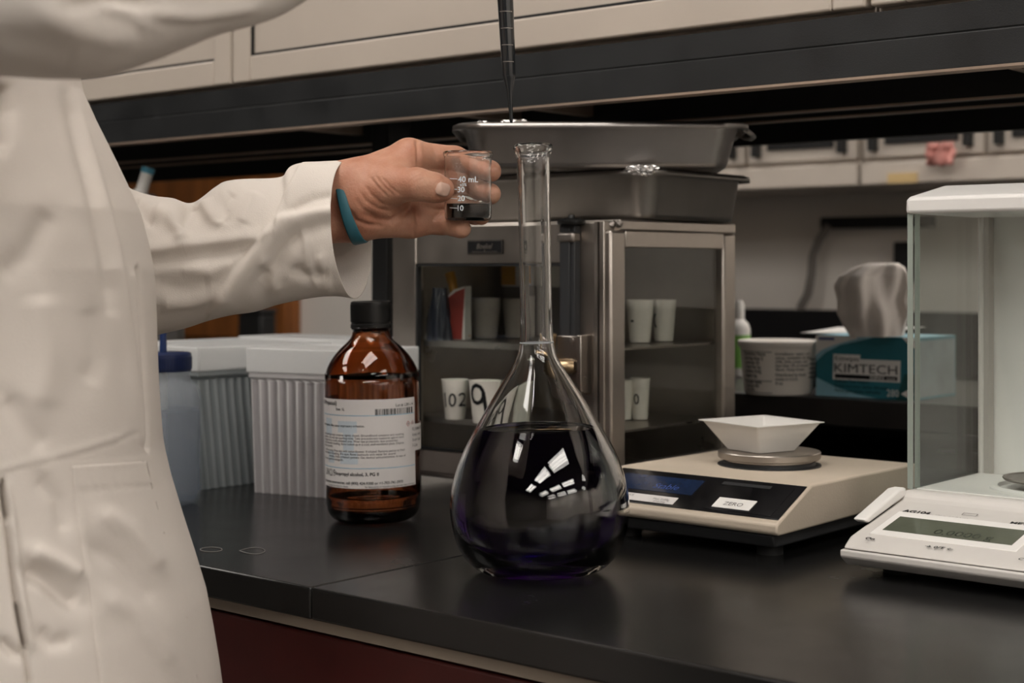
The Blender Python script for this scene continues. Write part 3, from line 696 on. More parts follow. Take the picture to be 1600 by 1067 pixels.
# ------------------------------------------------------------------ ribbed boxes
def tipbox(label, x, y, rz, L, Wd, H, m, lidm, ribs=(14,20)):
    t = thing('storage_box', label, 'box', (x,y,.0004), rz, 'ribbed white boxes')
    # corrugated wall outline, base narrower than top
    def outline(k, amp):
        pts = []; a, b = L*k, Wd*k; per = .0118; sub = 6
        def side(p, q, nrm):
            ln = (Vector(q)-Vector(p)).length; n = max(8, int(ln/per))*sub
            for i in range(n):
                tt = i/n; edge = min(1, min(tt, 1-tt)*14)
                w_ = amp*edge*(1 if (i % sub) in (0,1) else (-.6 if (i % sub) in (3,4) else .1))
                pts.append((p[0]+(q[0]-p[0])*tt+nrm[0]*w_, p[1]+(q[1]-p[1])*tt+nrm[1]*w_))
        x0, x1, y0, y1 = L/2-a/2, L/2+a/2, Wd/2-b/2, Wd/2+b/2
        side((x0,y0),(x1,y0),(0,-1)); side((x1,y0),(x1,y1),(1,0)); side((x1,y1),(x0,y1),(0,1)); side((x0,y1),(x0,y0),(-1,0))
        return pts
    zb_ = H*.845
    r0 = outline(.94, .0016); r1 = outline(.985, .0016); r2 = outline(.99, .0003)
    n = len(r0); mb = MB()
    v = [(p[0],p[1],0) for p in r0]+[(p[0],p[1],zb_-.012) for p in r1]+[(p[0],p[1],zb_-.010) for p in r2]+[(p[0],p[1],zb_) for p in r2]
    mb.add(v, [(i*n+k, i*n+(k+1)%n, (i+1)*n+(k+1)%n, (i+1)*n+k) for i in range(3) for k in range(n)]+[tuple(range(n))[::-1]])
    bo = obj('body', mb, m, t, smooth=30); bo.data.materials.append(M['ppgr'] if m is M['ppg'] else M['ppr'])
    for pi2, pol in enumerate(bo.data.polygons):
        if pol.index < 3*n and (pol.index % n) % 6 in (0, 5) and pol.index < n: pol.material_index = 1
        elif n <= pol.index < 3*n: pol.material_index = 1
    obj('collar', MB().box(-.0015,L+.0015,-.0015,Wd+.0015,zb_-.009,zb_+.001), M['ppgr'] if m is M['ppg'] else M['ppr'], t, bevel=.002)
    ld = MB(); ld.box(-.003,L+.003,-.003,0.0,zb_-.002,H).box(-.003,L+.003,Wd,Wd+.003,zb_-.002,H).box(-.003,0,0,Wd,zb_-.002,H).box(L,L+.003,0,Wd,zb_-.002,H).box(-.001,L+.001,-.001,Wd+.001,H-.0035,H-.0015)
    obj('lid', ld, lidm, t, bevel=.0012)
    return t
a = G(391,770); 
tipbox('white ribbed storage box directly behind the amber bottle', a.x-.001, a.y, rad(14), .155, .113, .1665, M['pp'], M['ppl'])
c = G(313,768)
tipbox('greenish ribbed storage box between the blue capped bottle and the white box', c.x-.17, c.y-.002, 0, .168, .205, .1665, M['ppg'], M['ppl'])
tipbox('ribbed storage box at the back, only its white lid showing', c.x-.19, c.y+.218, 0, .215, .094, .1675, M['pp'], M['ppl'])

# dark jug with white spout behind sleeve
p = P(222, 262, 2.25); q = P(225, 300, 2.25)
t = thing('dispenser_jug', 'dark grey jug with white spout and light blue cap behind the coat sleeve', 'jug', (q.x,q.y,0))
hz_ = q.z-.003
obj('body', MB().lathe([(0,0),(.05,0),(.056,.006),(.058,.02),(.058,hz_-.08),(.053,hz_-.05),(.040,hz_-.024),(.022,hz_-.006),(.014,hz_),(0,hz_)], 48), M['jug'], t, smooth=60)
ex = Vector((CR[0],CR[1],0)); 
s0 = Vector((0,0,hz_-.004))-ex*.006; s1 = s0+ex*.011+Vector((0,0,.037))
obj('spout', MB().tube([s0, s0+(s1-s0)*.22, s0+(s1-s0)*.25, s1], [.0125,.0115,.0088,.0088], 20), M['white'], t)
obj('spout_cap', MB().tube([s1-(s1-s0)*.06, s1+(s1-s0)*.16], .0098, 20), M['cyan'], t)

# ------------------------------------------------------------------ ZERO balance
u0, u1 = -.912, -.697; vb = 1.452
sc = thing('top_pan_balance', 'yellowed beige top pan balance with black panel and ZERO button', 'balance', (0,0,0))
zt = .0618; vt = 1.240; vf = 1.178; zf = .0330; zlow = .0225
prof = [(vf,zf),(vt,zt),(vb,zt-.001),(vb,zlow+.002),(vf+.004,zlow),(vf,zlow+.003)]
hs = obj('housing', MB().prism(prof, u0, u1), M['cream'], sc, bevel=.0022, seg=3)
base = MB().prism([(vf+.012,.010),(vf+.006,zlow-.0005),(vb-.008,zlow+.0015),(vb-.02,.010)], u0+.012, u1-.008)
obj('base', base, M['base'], sc, bevel=.002)
for a in (u0+.03, u1-.028):
    for c in (vf+.035, vb-.04): obj('foot', MB().cyl((a,c,0), .012, 0, .0102, 20), M['rubber'], sc)
# front panel on the slope: plane through (vf,zf)-(vt,zt)
sl_ = Vector((0, vt-vf, zt-zf)); sll = sl_.length; se = sl_.normalized(); nrm = Vector((1,0,0)).cross(se)
def SP(u, s, lift=0): return Vector((u, vf, zf))+se*(s*sll)+nrm*lift
def slope_patch(u_0, u_1, s0, s1, lift0, lift1, skew=0):
    m = MB(); pts = [SP(u_0,s0,lift0),SP(u_1,s0,lift0),SP(u_1+skew,s1,lift0),SP(u_0+skew,s1,lift0)]+[SP(u_0,s0,lift1),SP(u_1,s0,lift1),SP(u_1+skew,s1,lift1),SP(u_0+skew,s1,lift1)]
    return m.add(pts, [(3,2,1,0),(4,5,6,7),(0,1,5,4),(1,2,6,5),(2,3,7,6),(3,0,4,7)])
pn = obj('front_panel', slope_patch(u0+.006,u1-.0025,.10,.93,0,.0009), M['panelblk'], sc, bevel=.0005)
obj('display', slope_patch(u0+.016,u0+.108,.42,.80,.0009,.0011), M['vfd'], pn)
tx = MB(); put_text(tx, 'Stable', .012, lambda x, y: SP(u0+.06,.50,.0013)+Vector((x,0,0))+se*y, 'l', shear=.2); obj('digits', tx, M['navy'], pn, fixn=False)
st = obj('sticker', slope_patch(u0+.010,u0+.098,.15,.32,.0009,.0012), M['paper'], pn, label='white strip sticker')
tx = MB()
for s, uu, zz in (('BALANCE',.040,.006),('Max 2100g',.082,.004),('d=0.01g',.082,.0)):
    put_text(tx, s, .0042, lambda x, y: SP(u0+uu,.16,.0014)+Vector((x,0,0))+se*(y+zz), 'c')
obj('sticker_text', tx, M['inkg'], st, fixn=False)
obj('button_field', slope_patch(u0+.132,u1-.012,.16,.84,.0009,.0013), M['panelblk'], pn, bevel=.0003)
zbt = obj('zero_button', slope_patch(u0+.139,u0+.179,.20,.44,.0013,.0022), M['card'], pn, bevel=.0006, label='pale button reading ZERO')
tx = MB(); put_text(tx, 'ZERO', .0080, lambda x, y: SP(u0+.159,.26,.0025)+Vector((x,0,0))+se*y, 'c'); obj('lettering', tx, M['inkg'], zbt, fixn=False)
obj('slot', slope_patch(u0+.128,u0+.180,.76,.83,.0012,.0016), M['base'], pn)
pc = Vector((-.803, U(1202,705,-.803).y, 0))
obj('pan_recess', MB().lathe([(0,zt-.001),(.0515,zt-.001),(.0515,zt+.0006),(.0505,zt+.001),(.046,zt+.0008),(.0455,zt+.004),(0,zt+.004)], 64, (pc.x,pc.y,0)), M['base'], sc)
zp = .0762
obj('weighing_pan', MB().lathe([(0,zt+.0042),(.044,zt+.0042),(.044,zp-.0078),(.0502,zp-.0078),(.0510,zp-.007),(.0512,zp-.0015),(.0505,zp-.0006),(.0492,zp-.0003),(0,zp-.0003)], 80, (pc.x,pc.y,0)), M['steel'], sc)
# weighing boat
wc_ = P(1189, 690, pc.x*CF[0]+pc.y*CF[1]); 
bt = thing('weighing_boat', 'white plastic weighing boat on the pan of the beige balance', 'boat', (wc_.x,wc_.y,zp+.0004), rad(-17))
def sq(h, r, z, n=4):
    out = []
    for qx, qy, s in ((1,1,0),(-1,1,PI/2),(-1,-1,PI),(1,-1,3*PI/2)):
        for k in range(n+1): g = s+PI/2*k/n; out.append((qx*(h-r)+r*cos(g), qy*(h-r)+r*sin(g), z))
    return out
R_ = [sq(.0245,.004,0), sq(.0415,.002,.0275), sq(.0448,.002,.0282), sq(.0448,.002,.0290), sq(.0408,.002,.0283), sq(.0240,.004,.0008)]
n = len(R_[0]); mb = MB().add([p for r in R_ for p in r], [(i*n+k,i*n+(k+1)%n,(i+1)*n+(k+1)%n,(i+1)*n+k) for i in range(5) for k in range(n)]+[tuple(range(n))[::-1], tuple(range(5*n,6*n))])
obj('dish', mb, M['white'], bt, smooth=25)

# ------------------------------------------------------------------ analytical balance with draught chamber
a0, a1 = -.6255, -.4205; fv = 1.1588; bv = 1.489
ab = thing('analytical_balance', 'pale grey analytical balance with clear glass weighing chamber', 'balance', (0,0,0))
fz = .0125
lowp = MB().prism([(fv+.012,fz-.004),(fv+.002,fz+.003),(fv,fz+.0045),(fv,fz+.0105),(bv,fz+.0105),(bv,fz-.004)], a0, a1); obj('lower_tray', lowp, M['bal'], ab, bevel=.0015)
pv0, pz0, pv1, pz1 = fv+.016, .0325, 1.268, .0525
up = MB().prism([(fv+.0008,.0235),(pv0,pz0),(pv1,pz1),(pv1+.006,.0600),(bv,.0600),(bv,.0235)], a0+.0008, a1-.0008)
obj('housing', up, M['bal'], ab, bevel=.003, seg=3)
bev = MB().add([(a0+.001,fv+.0003,.0238),(a1-.001,fv+.0003,.0238),(a1-.0065,pv0-.0035,pz0-.0012),(a0+.0065,pv0-.0035,pz0-.0012)], [(0,1,2,3)])
for a in (a0+.03, a1-.03):
    for c in (fv+.05, bv-.03): obj('foot', MB().cyl((a,c,0), .014, 0, fz-.004, 24), M['rubber'], ab)
pe_ = Vector((0,pv1-pv0,pz1-pz0)); pl = pe_.length; pe_n = pe_.normalized(); pn_ = Vector((1,0,0)).cross(pe_n)
def AP(px, py, lift=0):                        # pixel -> point on the sloping console
    k = pe_.z/pe_.y; A_ = (px-800)/FL; D = (pz0-k*pv0-HC)/((HZ-py)/FL-k*(CF[1]+A_*CR[1])); return P(px, py, D)+pn_*lift
def quad_slab(pts, l0, l1):
    v = [p+pn_*l0 for p in pts]+[p+pn_*l1 for p in pts]
    return MB().add(v, [(3,2,1,0),(4,5,6,7),(0,1,5,4),(1,2,6,5),(2,3,7,6),(3,0,4,7)])
ub = AP(1358,834).x; ubr = AP(1588,862).x; s_b = AP(1358,834).y; s_t = AP(1400,799).y
def AQ(u, v): return Vector((u, v, pz0+(v-pv0)*pe_.z/pe_.y))
bz_ = obj('bezel', quad_slab([AQ(ub,s_b),AQ(ubr,s_b),AQ(ubr,s_t),AQ(ub,s_t)],-.0005,.0007), M['balw'], ab, bevel=.0005)
lu = AP(1379,829).x; lur = AP(1580,854).x; lv0 = AP(1379,829).y; lv1 = AP(1404,808).y
lc = obj('display', quad_slab([AQ(lu,lv0),AQ(lur,lv0),AQ(lur,lv1),AQ(lu,lv1)],.0007,.0010), M['lcd'], bz_, label='grey green liquid crystal display')
tx = MB(); put_text(tx, '0.0000 g', .015, lambda x, y: AQ((lu+lur)/2+.012,lv0)+Vector((x,0,0))+pe_n*(y+.004)+pn_*.0012, 'c'); obj('digits', tx, M['lcddark'], lc, fixn=False)
tx = MB()
def at(s, px, py, size, align='l', bold=.02, width=None):
    o_ = AP(px, py, .0005); tq = MB(); put_text(tq, s, size, lambda x, y: o_+Vector((x,0,0))+pe_n*y, align, width, bold); obj('lettering', tq, M['inkg' if size < .005 else 'ink'], ab, fixn=False)
at('AG104', 1409, 800, .0085, bold=.03); at('METTLER TOLEDO', 1577, 819, .0080, bold=.03); at('On', 1351, 842.5, .0066); at('\u2192 0/T \u2190', 1444, 855, .0066); at('C', 1590, 875, .006)
tx = MB(); at('Max 101 g  d = 0.1 mg', 1446, 805, .0042, bold=0); at('Off', 1351, 845.5, .003, bold=0); o_ = AP(1502,805,.0005)
for dx, dy, w_, h_ in ((0,0,.013,.0006),(0,.005,.013,.0006),(0,0,.0006,.005),(.0125,0,.0006,.005)): tx.add([o_+Vector((dx+x*w_,0,0))+pe_n*(dy+y*h_) for x, y in ((0,0),(1,0),(1,1),(0,1))], [(0,1,2,3)])
obj('printed_frame', tx, M['inkg'], ab, fixn=False)
# side wing grip
wg = MB().prism([(1.196,.043),(1.204,.0395),(1.275,.055),(1.275,.0625),(1.262,.0625)], a0-.0085, a0+.004); obj('grip', wg, M['balw'], ab, bevel=.002)
# chamber
cv0, cv1, ct0, ct1 = 1.2835, 1.4225, .0603, .3085
obj('floor_plate', MB().box(a0+.008,a1-.008,cv0+.002,cv1,.0598,.0612), M['balw'], ab, bevel=.001)
obj('side_glass', MB().box(a0+.001,a0+.0055,cv0,cv1,ct0,ct1), M['pane'], ab); obj('side_glass', MB().box(a1-.0055,a1-.001,cv0,cv1,ct0,ct1), M['pane'], ab)
for ya, yb in ((cv0-.0006,cv0+.0008),(cv0+.0140,cv0+.0146)): obj('glass_edge', MB().box(a0+.0008,a0+.0057,ya,yb,ct0,ct1), M['gedge'], ab, label='pale green cut glass edge')
obj('front_glass', MB().box(a0+.008,a1-.008,cv0+.001,cv0+.005,ct0,ct1), M['pane'], ab)
for u_ in (a0+.006, a1-.012):
    obj('post', MB().tube([(u_+.003,cv1+.002,ct0-.001),(u_+.003,cv1+.002,ct1+.001)], .0033, 14), M['bal'], ab)
    obj('guide', MB().box(u_+.006,u_+.011,cv1+.000,cv1+.012,ct0-.001,ct1), M['bald'], ab)
obj('rear_wall', MB().box(a0+.014,a1-.014,cv1+.013,cv1+.019,ct0-.001,ct1+.001), M['balw'], ab)
obj('rear_housing', MB().box(a0+.004,a1-.004,cv1+.0195,bv,.0598,ct1), M['bal'], ab, bevel=.003)
capm = MB(); cz0, cz1, cz2 = ct1-.001, ct1+.0135, ct1+.026
R0 = [(a0+.0005,cv0-.004),(a1+.002,cv0-.004),(a1+.002,bv+.002),(a0+.0005,bv+.002)]
R2 = [(a0+.010,cv0+.052),(a1-.010,cv0+.052),(a1-.010,bv-.006),(a0+.010,bv-.006)]
capm.add([(*p,cz0) for p in R0]+[(*p,cz1) for p in R0]+[(*p,cz2) for p in R2], [(3,2,1,0),(8,9,10,11)]+[(i,(i+1)%4,4+(i+1)%4,4+i) for i in range(4)]+[(4+i,4+(i+1)%4,8+(i+1)%4,8+i) for i in range(4)])
obj('top_cover', capm, M['balw'], ab, bevel=.003, seg=3)
ax, ay = (a0+a1)/2+.004, 1.352
obj('wind_ring', MB().lathe([(.046,.0610),(.054,.0610),(.054,.0632),(.051,.0650),(.047,.0645)], 64, (ax,ay,0), closed=True), M['balw'], ab)
obj('weighing_pan', MB().lathe([(0,.061),(.008,.061),(.008,.0665),(.028,.0668),(.0415,.0695),(.043,.0712),(.0425,.0722),(.0405,.0722),(.0395,.0712),(0,.0712)], 72, (ax,ay,0)), M['steel_d'], ab)

# ------------------------------------------------------------------ things on the reagent shelf
k1 = V(1275,622,1.825); k2 = V(1433,627,1.825); kw = k2.x-k1.x; kh = V(1275,524,1.825).z-SZ
kb = thing('tissue_box', 'teal and white tissue wipe box on the black shelf, right of the tub', 'box', (k1.x,1.825,SZ+.0004), rad(0))
obj('carton', MB().box(0,kw,0,.115,0,kh), M['teal'], kb, bevel=.0008)
def face(poly, m, name, lift=.0004, par=kb): return obj(name, MB().add([(x*kw,-lift,y*kh) for x, y in poly]+[(x*kw,-lift+.0002,y*kh) for x, y in poly], [tuple(range(len(poly))), tuple(range(len(poly),2*len(poly)))[::-1]]+[(i,(i+1)%len(poly),len(poly)+(i+1)%len(poly),len(poly)+i) for i in range(len(poly))]), m, par)
cur = [(.0+.42*s, .66+.30*s**.6) for s in [i/10 for i in range(11)]]
face([(0,.66)]+cur[1:]+[(.42,1),(0,1)], M['card'], 'corner_print', .0005)
cur2 = [(0,.56),(.1,.72),(.25,.85),(.45,.93),(.60,1),(0,1)]; face(cur2, M['teall'], 'swoosh', .0004)
face([(0,0),(.62,0),(.40,.06),(.18,.17),(0,.30)], M['teall'], 'lower_swoosh', .0004)
face([(.80,0),(1,0),(1,.42),(.88,.42)], M['teald'], 'corner_panel', .0005)
face([(.175,.28),(.18,.70),(.45,.70),(.45,.63),(.845,.63),(.84,.28)], M['card'], 'title_panel', .0006)
face([(.86,1),(1,1),(1,.83),(.94,.86)], M['card'], 'torn_corner', .0006)
for nm, s, x, y, sz, wd, mm in (('brand_text','KIMTECH',.195,.405,.0165,.62*kw,'ink'),('brand_text','Kimwipes',.20,.595,.009,.24*kw,'ink'),('small_text','Delicate Task Wipers',.20,.235,.0062,.34*kw,'ink'),('small_text','Essuie-tout pour taches d\u00e9licates',.20,.155,.0062,.52*kw,'ink'),('small_text','Pa\u00f1os para tareas delicadas',.20,.08,.0062,.45*kw,'ink'),('count_text','280',.715,.05,.013,.115*kw,'card')):
    tx = MB(); put_text(tx, s, sz, plane_fn((x*kw,-.0012,y*kh),(1,0,0),(0,0,1)), 'l', wd, bold=0); obj(nm, tx, M[mm], kb)
face([(.195,.305),(.815,.305),(.815,.372),(.195,.372)], M['ink'], 'bar', .0009)
tx = MB(); put_text(tx, 'SCIENCE', .0052, plane_fn((.55*kw,-.0014,.318*kh),(1,0,0),(0,0,1)), 'l', .14*kw, .03); put_text(tx, 'BRAND', .0032, plane_fn((.715*kw,-.0014,.318*kh),(1,0,0),(0,0,1)), 'l', .085*kw, .02); obj('bar_text', tx, M['card'], kb)
face([(.03,.925),(.19,.925),(.19,.97),(.03,.97)], M['navy'], 'blue_badge', .0009)
face([(.85,.10),(.90,.16),(.97,.11),(.93,.03)], M['card'], 'wipe_icon', .0009)
obj('side_print', MB().box(kw+.0002,kw+.0006,.004,.111,.004,kh*.95), M['kside'], kb)
obj('top_print', MB().box(.002,kw-.002,.002,.113,kh+.0001,kh+.0005), M['teall'], kb)
# tissue: crumpled upright sheet
outl_l = [(1330,519),(1318,500),(1309,483),(1309,462),(1303,440),(1311,424),(1332,410),(1358,403)]
outl_r = [(1413,517),(1417,497),(1421,480),(1414,462),(1420,440),(1418,420),(1414,410),(1404,403)]
Dk = 1.98; rows = []
for i in range(33):
    f_ = i/32*7; j = min(6,int(f_)); q = f_-j
    l = P(outl_l[j][0]+(outl_l[j+1][0]-outl_l[j][0])*q, outl_l[j][1]+(outl_l[j+1][1]-outl_l[j][1])*q, Dk); r = P(outl_r[j][0]+(outl_r[j+1][0]-outl_r[j][0])*q, outl_r[j][1]+(outl_r[j+1][1]-outl_r[j][1])*q, Dk)
    row = []
    for k in range(57):
        th = 2*PI*k/56; c_ = cos(th); d_ = sin(th); mid = (l+r)/2; hw = (r-l)/2
        th_ = (.016+.012*sin(i*.12))*(1 if i < 29 else (33-i)/4)*(1+.35*sin(3*th+i*.10)+.22*sin(7*th-i*.16)+.12*sin(11*th))
        if i == 32: th_ *= .25
        row.append(mid+hw*c_*(1+.02*sin(7*th))+Vector((CF[0],CF[1],0))*(d_*th_) )
    rows.append(row)
rows = [[p-Vector(kb.location) for p in r] for r in rows]; zmin = min(p.z for r in rows for p in r)
for r in rows:
    for p in r: p.z += (kh+.0006-zmin)
tm = MB().grid(rows); to = obj('tissue', tm, M['tissue'], smooth=180); to.location = kb.location; tag(to, 'crumpled white tissue sticking up out of the teal box', 'tissue')
# tub
tL, tR = V(1149,612,1.87).x, V(1275,612,1.87).x; tr = (tR-tL)/2*.84
tc_ = P(1211, 612, 2.08); tb = thing('tub', 'white plastic tub with printed label left of the tissue box', 'tub', (tc_.x,tc_.y+.008,SZ+.0004))
tr = 59*2.08/FL; th = .072
obj('body', MB().lathe([(0,.001),(tr*.86,0),(tr*.90,.004),(tr,th-.010),(tr,th-.008),(tr*.97,th-.008),(0,th-.008)], 64), M['tub'], tb)
obj('lid', MB().lathe([(0,th-.0085),(tr*1.045,th-.0085),(tr*1.06,th-.007),(tr*1.06,th-.001),(tr*1.03,th),(tr*.95,th-.002),(0,th-.002)], 64), M['tub'], tb)
tx = MB()
def tf(px, z): 
    a = CA+math.asin(max(-.98,min(.98,(px-1211)/59.))); 
    return lambda x, y: Vector(((tr*(.90+.10*(z+y)/th)+.0006)*cos(a+x/tr), (tr*(.90+.10*(z+y)/th)+.0006)*sin(a+x/tr), z+y))
for k, s in enumerate(['Nutrition Facts','Serving Size 2','Calories 25','Total Fat 2g','Sodium 0mg','Sugars 2g']): put_text(tx, s, .0062, tf(1155, .053-k*.0058), 'l', bold=.03)
for k, s in enumerate(['Ingredients: water, corn','syrup, vegetable oil, skim','milk, light cream, and','less than 2% of natural','flavor. Keep frozen']): put_text(tx, s, .0056, tf(1197, .054-k*.0052), 'l', bold=.02)
for k, s in enumerate(['Distributed by foods','made in U.S.A.','8 oz.']): put_text(tx, s, .0056, tf(1197, .026-k*.0056), 'l', bold=.02)
for k, s in enumerate(['% Daily Value','Calcium 0%','Iron 0%']): put_text(tx, s, .0056, tf(1155, .0155-k*.0052), 'l', bold=.03)
for k in range(5): put_text(tx, 'refrigerate', .0055, tf(1254, .046-k*.006), 'l', bold=.03)
obj('lettering', tx, M['ink'], tb, fixn=False)
ln = MB()
for pa_, pb_, za, zb2 in ((1152,1191,.0585,.0575),(1152,1191,.0195,.0185),(1152,1191,.0035,.0025)):
    A_ = CA+math.asin((pa_-1211)/60); B_ = CA+math.asin((pb_-1211)/60); ln.grid([[((tr*(.9+.1*z/th)+.0007)*cos(A_+(B_-A_)*k/12),(tr*(.9+.1*z/th)+.0007)*sin(A_+(B_-A_)*k/12),z) for k in range(13)] for z in (zb2,za)])
obj('rule', ln, M['ink'], tb, fixn=False)
# small carton edge between tub and box, paper sheet, white bottle
p = V(1268,610,1.86); t = thing('carton', 'small red and white carton wedged between tub and tissue box', 'carton', (k1.x-.011,1.90,SZ+.0004))
obj('box', MB().box(0,.009,0,.05,0,.035), M['card'], t); obj('band', MB().box(-.0002,.0092,-.0004,.03,.014,.0345), M['redink'], t)
p = P(1290,520,2.17); rows = [[(x, y, .0008+.012*max(0,(x-.02))**1.2*2+.004*sin(9*x+14*y)+.004) for x in [(-.06+.14*i/14) for i in range(15)]] for y in [(-.05+.11*j/8) for j in range(9)]]
tg = tag(obj('paper_sheet', MB().grid(rows), M['card'], smooth=180, solid=.0006), 'white paper lying on the tub and tissue box behind', 'paper'); tg.location = (k1.x-.03,1.990,SZ+.0765)
t = thing('paper_stack', 'small dark stack under the white paper on the shelf', 'stack', (k1.x-.03,1.990,SZ+.0004)); obj('block', MB().box(-.05,.07,-.045,.055,0,.076), M['base'], t, bevel=.002)
p = V(1149,520,2.05)
t = thing('dropper_bottle', 'white bottle with green label standing behind the tub', 'bottle', (p.x,2.06,SZ+.0004))
hh = V(1157,470,2.06).z-SZ
obj('body', MB().lathe([(0,0),(.0165,0),(.018,.002),(.018,hh*.62),(.015,hh*.70),(.008,hh*.76),(.008,hh*.78),(0,hh*.78)], 32), M['white'], t)
obj('cap', MB().lathe([(0,hh*.76),(.009,hh*.76),(.009,hh*.93),(.006,hh),(0,hh)], 24), M['white'], t); obj('label', MB().lathe([(.0182,hh*.12),(.0182,hh*.55)], 32), M['green'], t)

# ------------------------------------------------------------------ beaker
KD = 1.30; ks = KD/FL
kc = P(731.3, 345.5, KD)
bk = thing('beaker', 'small glass beaker with black liquid held between thumb and fingers', 'beaker', kc)
kz_ = lambda y: (345.5-y)*ks
obp = [(0,.0004),(30*ks,0),(34*ks,kz_(344)),(36.6*ks,kz_(340)),(37*ks,kz_(334)),(37*ks,kz_(250)),(37.2*ks,kz_(247)),(38.2*ks,kz_(244)),(39.2*ks,kz_(241.5)),(39.0*ks,kz_(238.6)),(37.6*ks,kz_(237.2)),(36.0*ks,kz_(238.4)),(35.2*ks,kz_(242)),(34.6*ks,kz_(248)),(34.6*ks,kz_(256)),(34.6*ks,kz_(334)),(33*ks,kz_(340.5)),(28*ks,kz_(342)),(0,kz_(342.2))]
obj('glass', MB().lathe(obp, 72), M['glass'], bk, smooth=50)
obj('liquid', MB().lathe([(0,kz_(320)),(33.6*ks,kz_(320)),(34.3*ks,kz_(319)),(34.3*ks,kz_(334)),(32.6*ks,kz_(340)),(27*ks,kz_(341.4)),(0,kz_(341.6))], 64), M['dregs'], bk, smooth=50)
tx = MB(); Rk = 37*ks+.0003
def kf(px, py):
    a = CA+math.asin((px-731.3)/37.); z = kz_(py); return lambda x, y: Vector((Rk*cos(a+x/Rk), Rk*sin(a+x/Rk), z+y))
for s, px, py, sz in (('40 mL',717,286.5,.0068),('\u00b15%',720,292.6,.0033),('30',716.5,302,.0064),('20',716.5,315.5,.0064),('10',716.5,330.5,.0064)): put_text(tx, s, sz, kf(px,py), 'l', bold=.018)
for y in (281,297,311.5,326):
    for x0_, x1_ in ((704,716),):
        a = CA+math.asin((x0_-731.3)/37.); b_ = CA+math.asin((x1_-731.3)/37.)
        tx.grid([[(Rk*cos(a+(b_-a)*k/8), Rk*sin(a+(b_-a)*k/8), kz_(y+1.2*k/8)+dz) for k in range(9)] for dz in (0,.0006)])
obj('graduations', tx, M['inkw'], bk, label='white printed graduations', fixn=False)

# ------------------------------------------------------------------ signed distance helpers
def capsule(Pn, a, b, ra, rb):
    a = np.asarray(a); b = np.asarray(b); ba = b-a; t = np.clip(((Pn-a)@ba)/max(1e-12,ba@ba), 0, 1)
    return np.linalg.norm(Pn-(a+t[...,None]*ba), axis=-1)-(ra+(rb-ra)*t)
def smin(a, b, k): h = np.clip(.5+.5*(b-a)/k, 0, 1); return b*(1-h)+a*h-k*h*(1-h)
def chain(Pn, pts, k):
    d = None
    for (a, ra), (b, rb) in zip(pts, pts[1:]):
        c = capsule(Pn, a, b, ra, rb); d = c if d is None else smin(d, c, k)
    return d
def surface_nets(fn, lo, hi, h):
    lo = np.asarray(lo); n = np.ceil((np.asarray(hi)-lo)/h).astype(int)+1
    ax_ = [lo[i]+h*np.arange(n[i]) for i in range(3)]; gx = np.stack(np.meshgrid(*ax_, indexing='ij'), -1).astype(np.float32)
    F = np.empty(tuple(n), np.float32)
    for i in range(0, n[0], 16): F[i:i+16] = fn(gx[i:i+16])
    ins = F < 0
    c = [(i,j,k) for i in (0,1) for j in (0,1) for k in (0,1)]
    sh = lambda A, q: A[q[0]:n[0]-1+q[0], q[1]:n[1]-1+q[1], q[2]:n[2]-1+q[2]]
    cnt = sum(sh(ins,q).astype(np.int8) for q in c); act = (cnt > 0) & (cnt < 8)
    idx = -np.ones(act.shape, np.int64); I = np.argwhere(act); idx[act] = np.arange(len(I))
    pos = np.zeros((len(I),3)); ne = np.zeros(len(I))
    for q in c:
        for d in range(3):
            if q[d] == 0:
                q2 = list(q); q2[d] = 1
                fa = sh(F,q)[act]; fb = sh(F,q2)[act]; cr = (fa < 0) != (fb < 0); t = np.where(cr, fa/np.where(cr, fa-fb, 1), 0)
                p = np.tile(np.array(q, float), (len(I),1)); p[:,d] += t; pos[cr] += p[cr]; ne[cr] += 1
    pos = lo+h*(I+pos/ne[:,None])
    faces = []
    for d in range(3):
        e1, e2 = [(1,2),(2,0),(0,1)][d]
        sl0 = [slice(None)]*3; sl1 = [slice(None)]*3; sl0[d] = slice(0,-1); sl1[d] = slice(1,None)
        A = ins[tuple(sl0)]; B = ins[tuple(sl1)]; E = np.argwhere(A != B)
        ok = (E[:,e1] > 0) & (E[:,e2] > 0) & (E[:,e1] < n[e1]-1) & (E[:,e2] < n[e2]-1); E = E[ok]
        o1 = np.zeros(3,int); o1[e1] = 1; o2 = np.zeros(3,int); o2[e2] = 1
        q = [E-o1-o2, E-o2, E, E-o1]; ids = np.stack([idx[tuple(x.T)] for x in q], 1)
        fl = A[tuple(E.T)]; ids = np.where(fl[:,None], ids, ids[:,::-1]); faces.append(ids[(ids >= 0).all(1)])
    return pos, np.concatenate(faces)
def vnormals(v, f):
    n = np.zeros_like(v); a = v[f[:,0]]; b = v[f[:,1]]; c = v[f[:,2]]; d = v[f[:,3]]; fn = np.cross(c-a, d-b)
    for k in range(4): np.add.at(n, f[:,k], fn)
    return n/np.maximum(1e-12, np.linalg.norm(n, axis=1))[:,None]
def lap(v, f, it=2, w=.5):
    e = np.concatenate([f[:,[0,1]],f[:,[1,2]],f[:,[2,3]],f[:,[3,0]]]); e = np.concatenate([e, e[:,::-1]])
    deg = np.bincount(e[:,0], minlength=len(v))[:,None]
    for _ in range(it):
        s = np.zeros_like(v); np.add.at(s, e[:,0], v[e[:,1]]); v = v*(1-w)+w*s/np.maximum(1,deg)
    return v
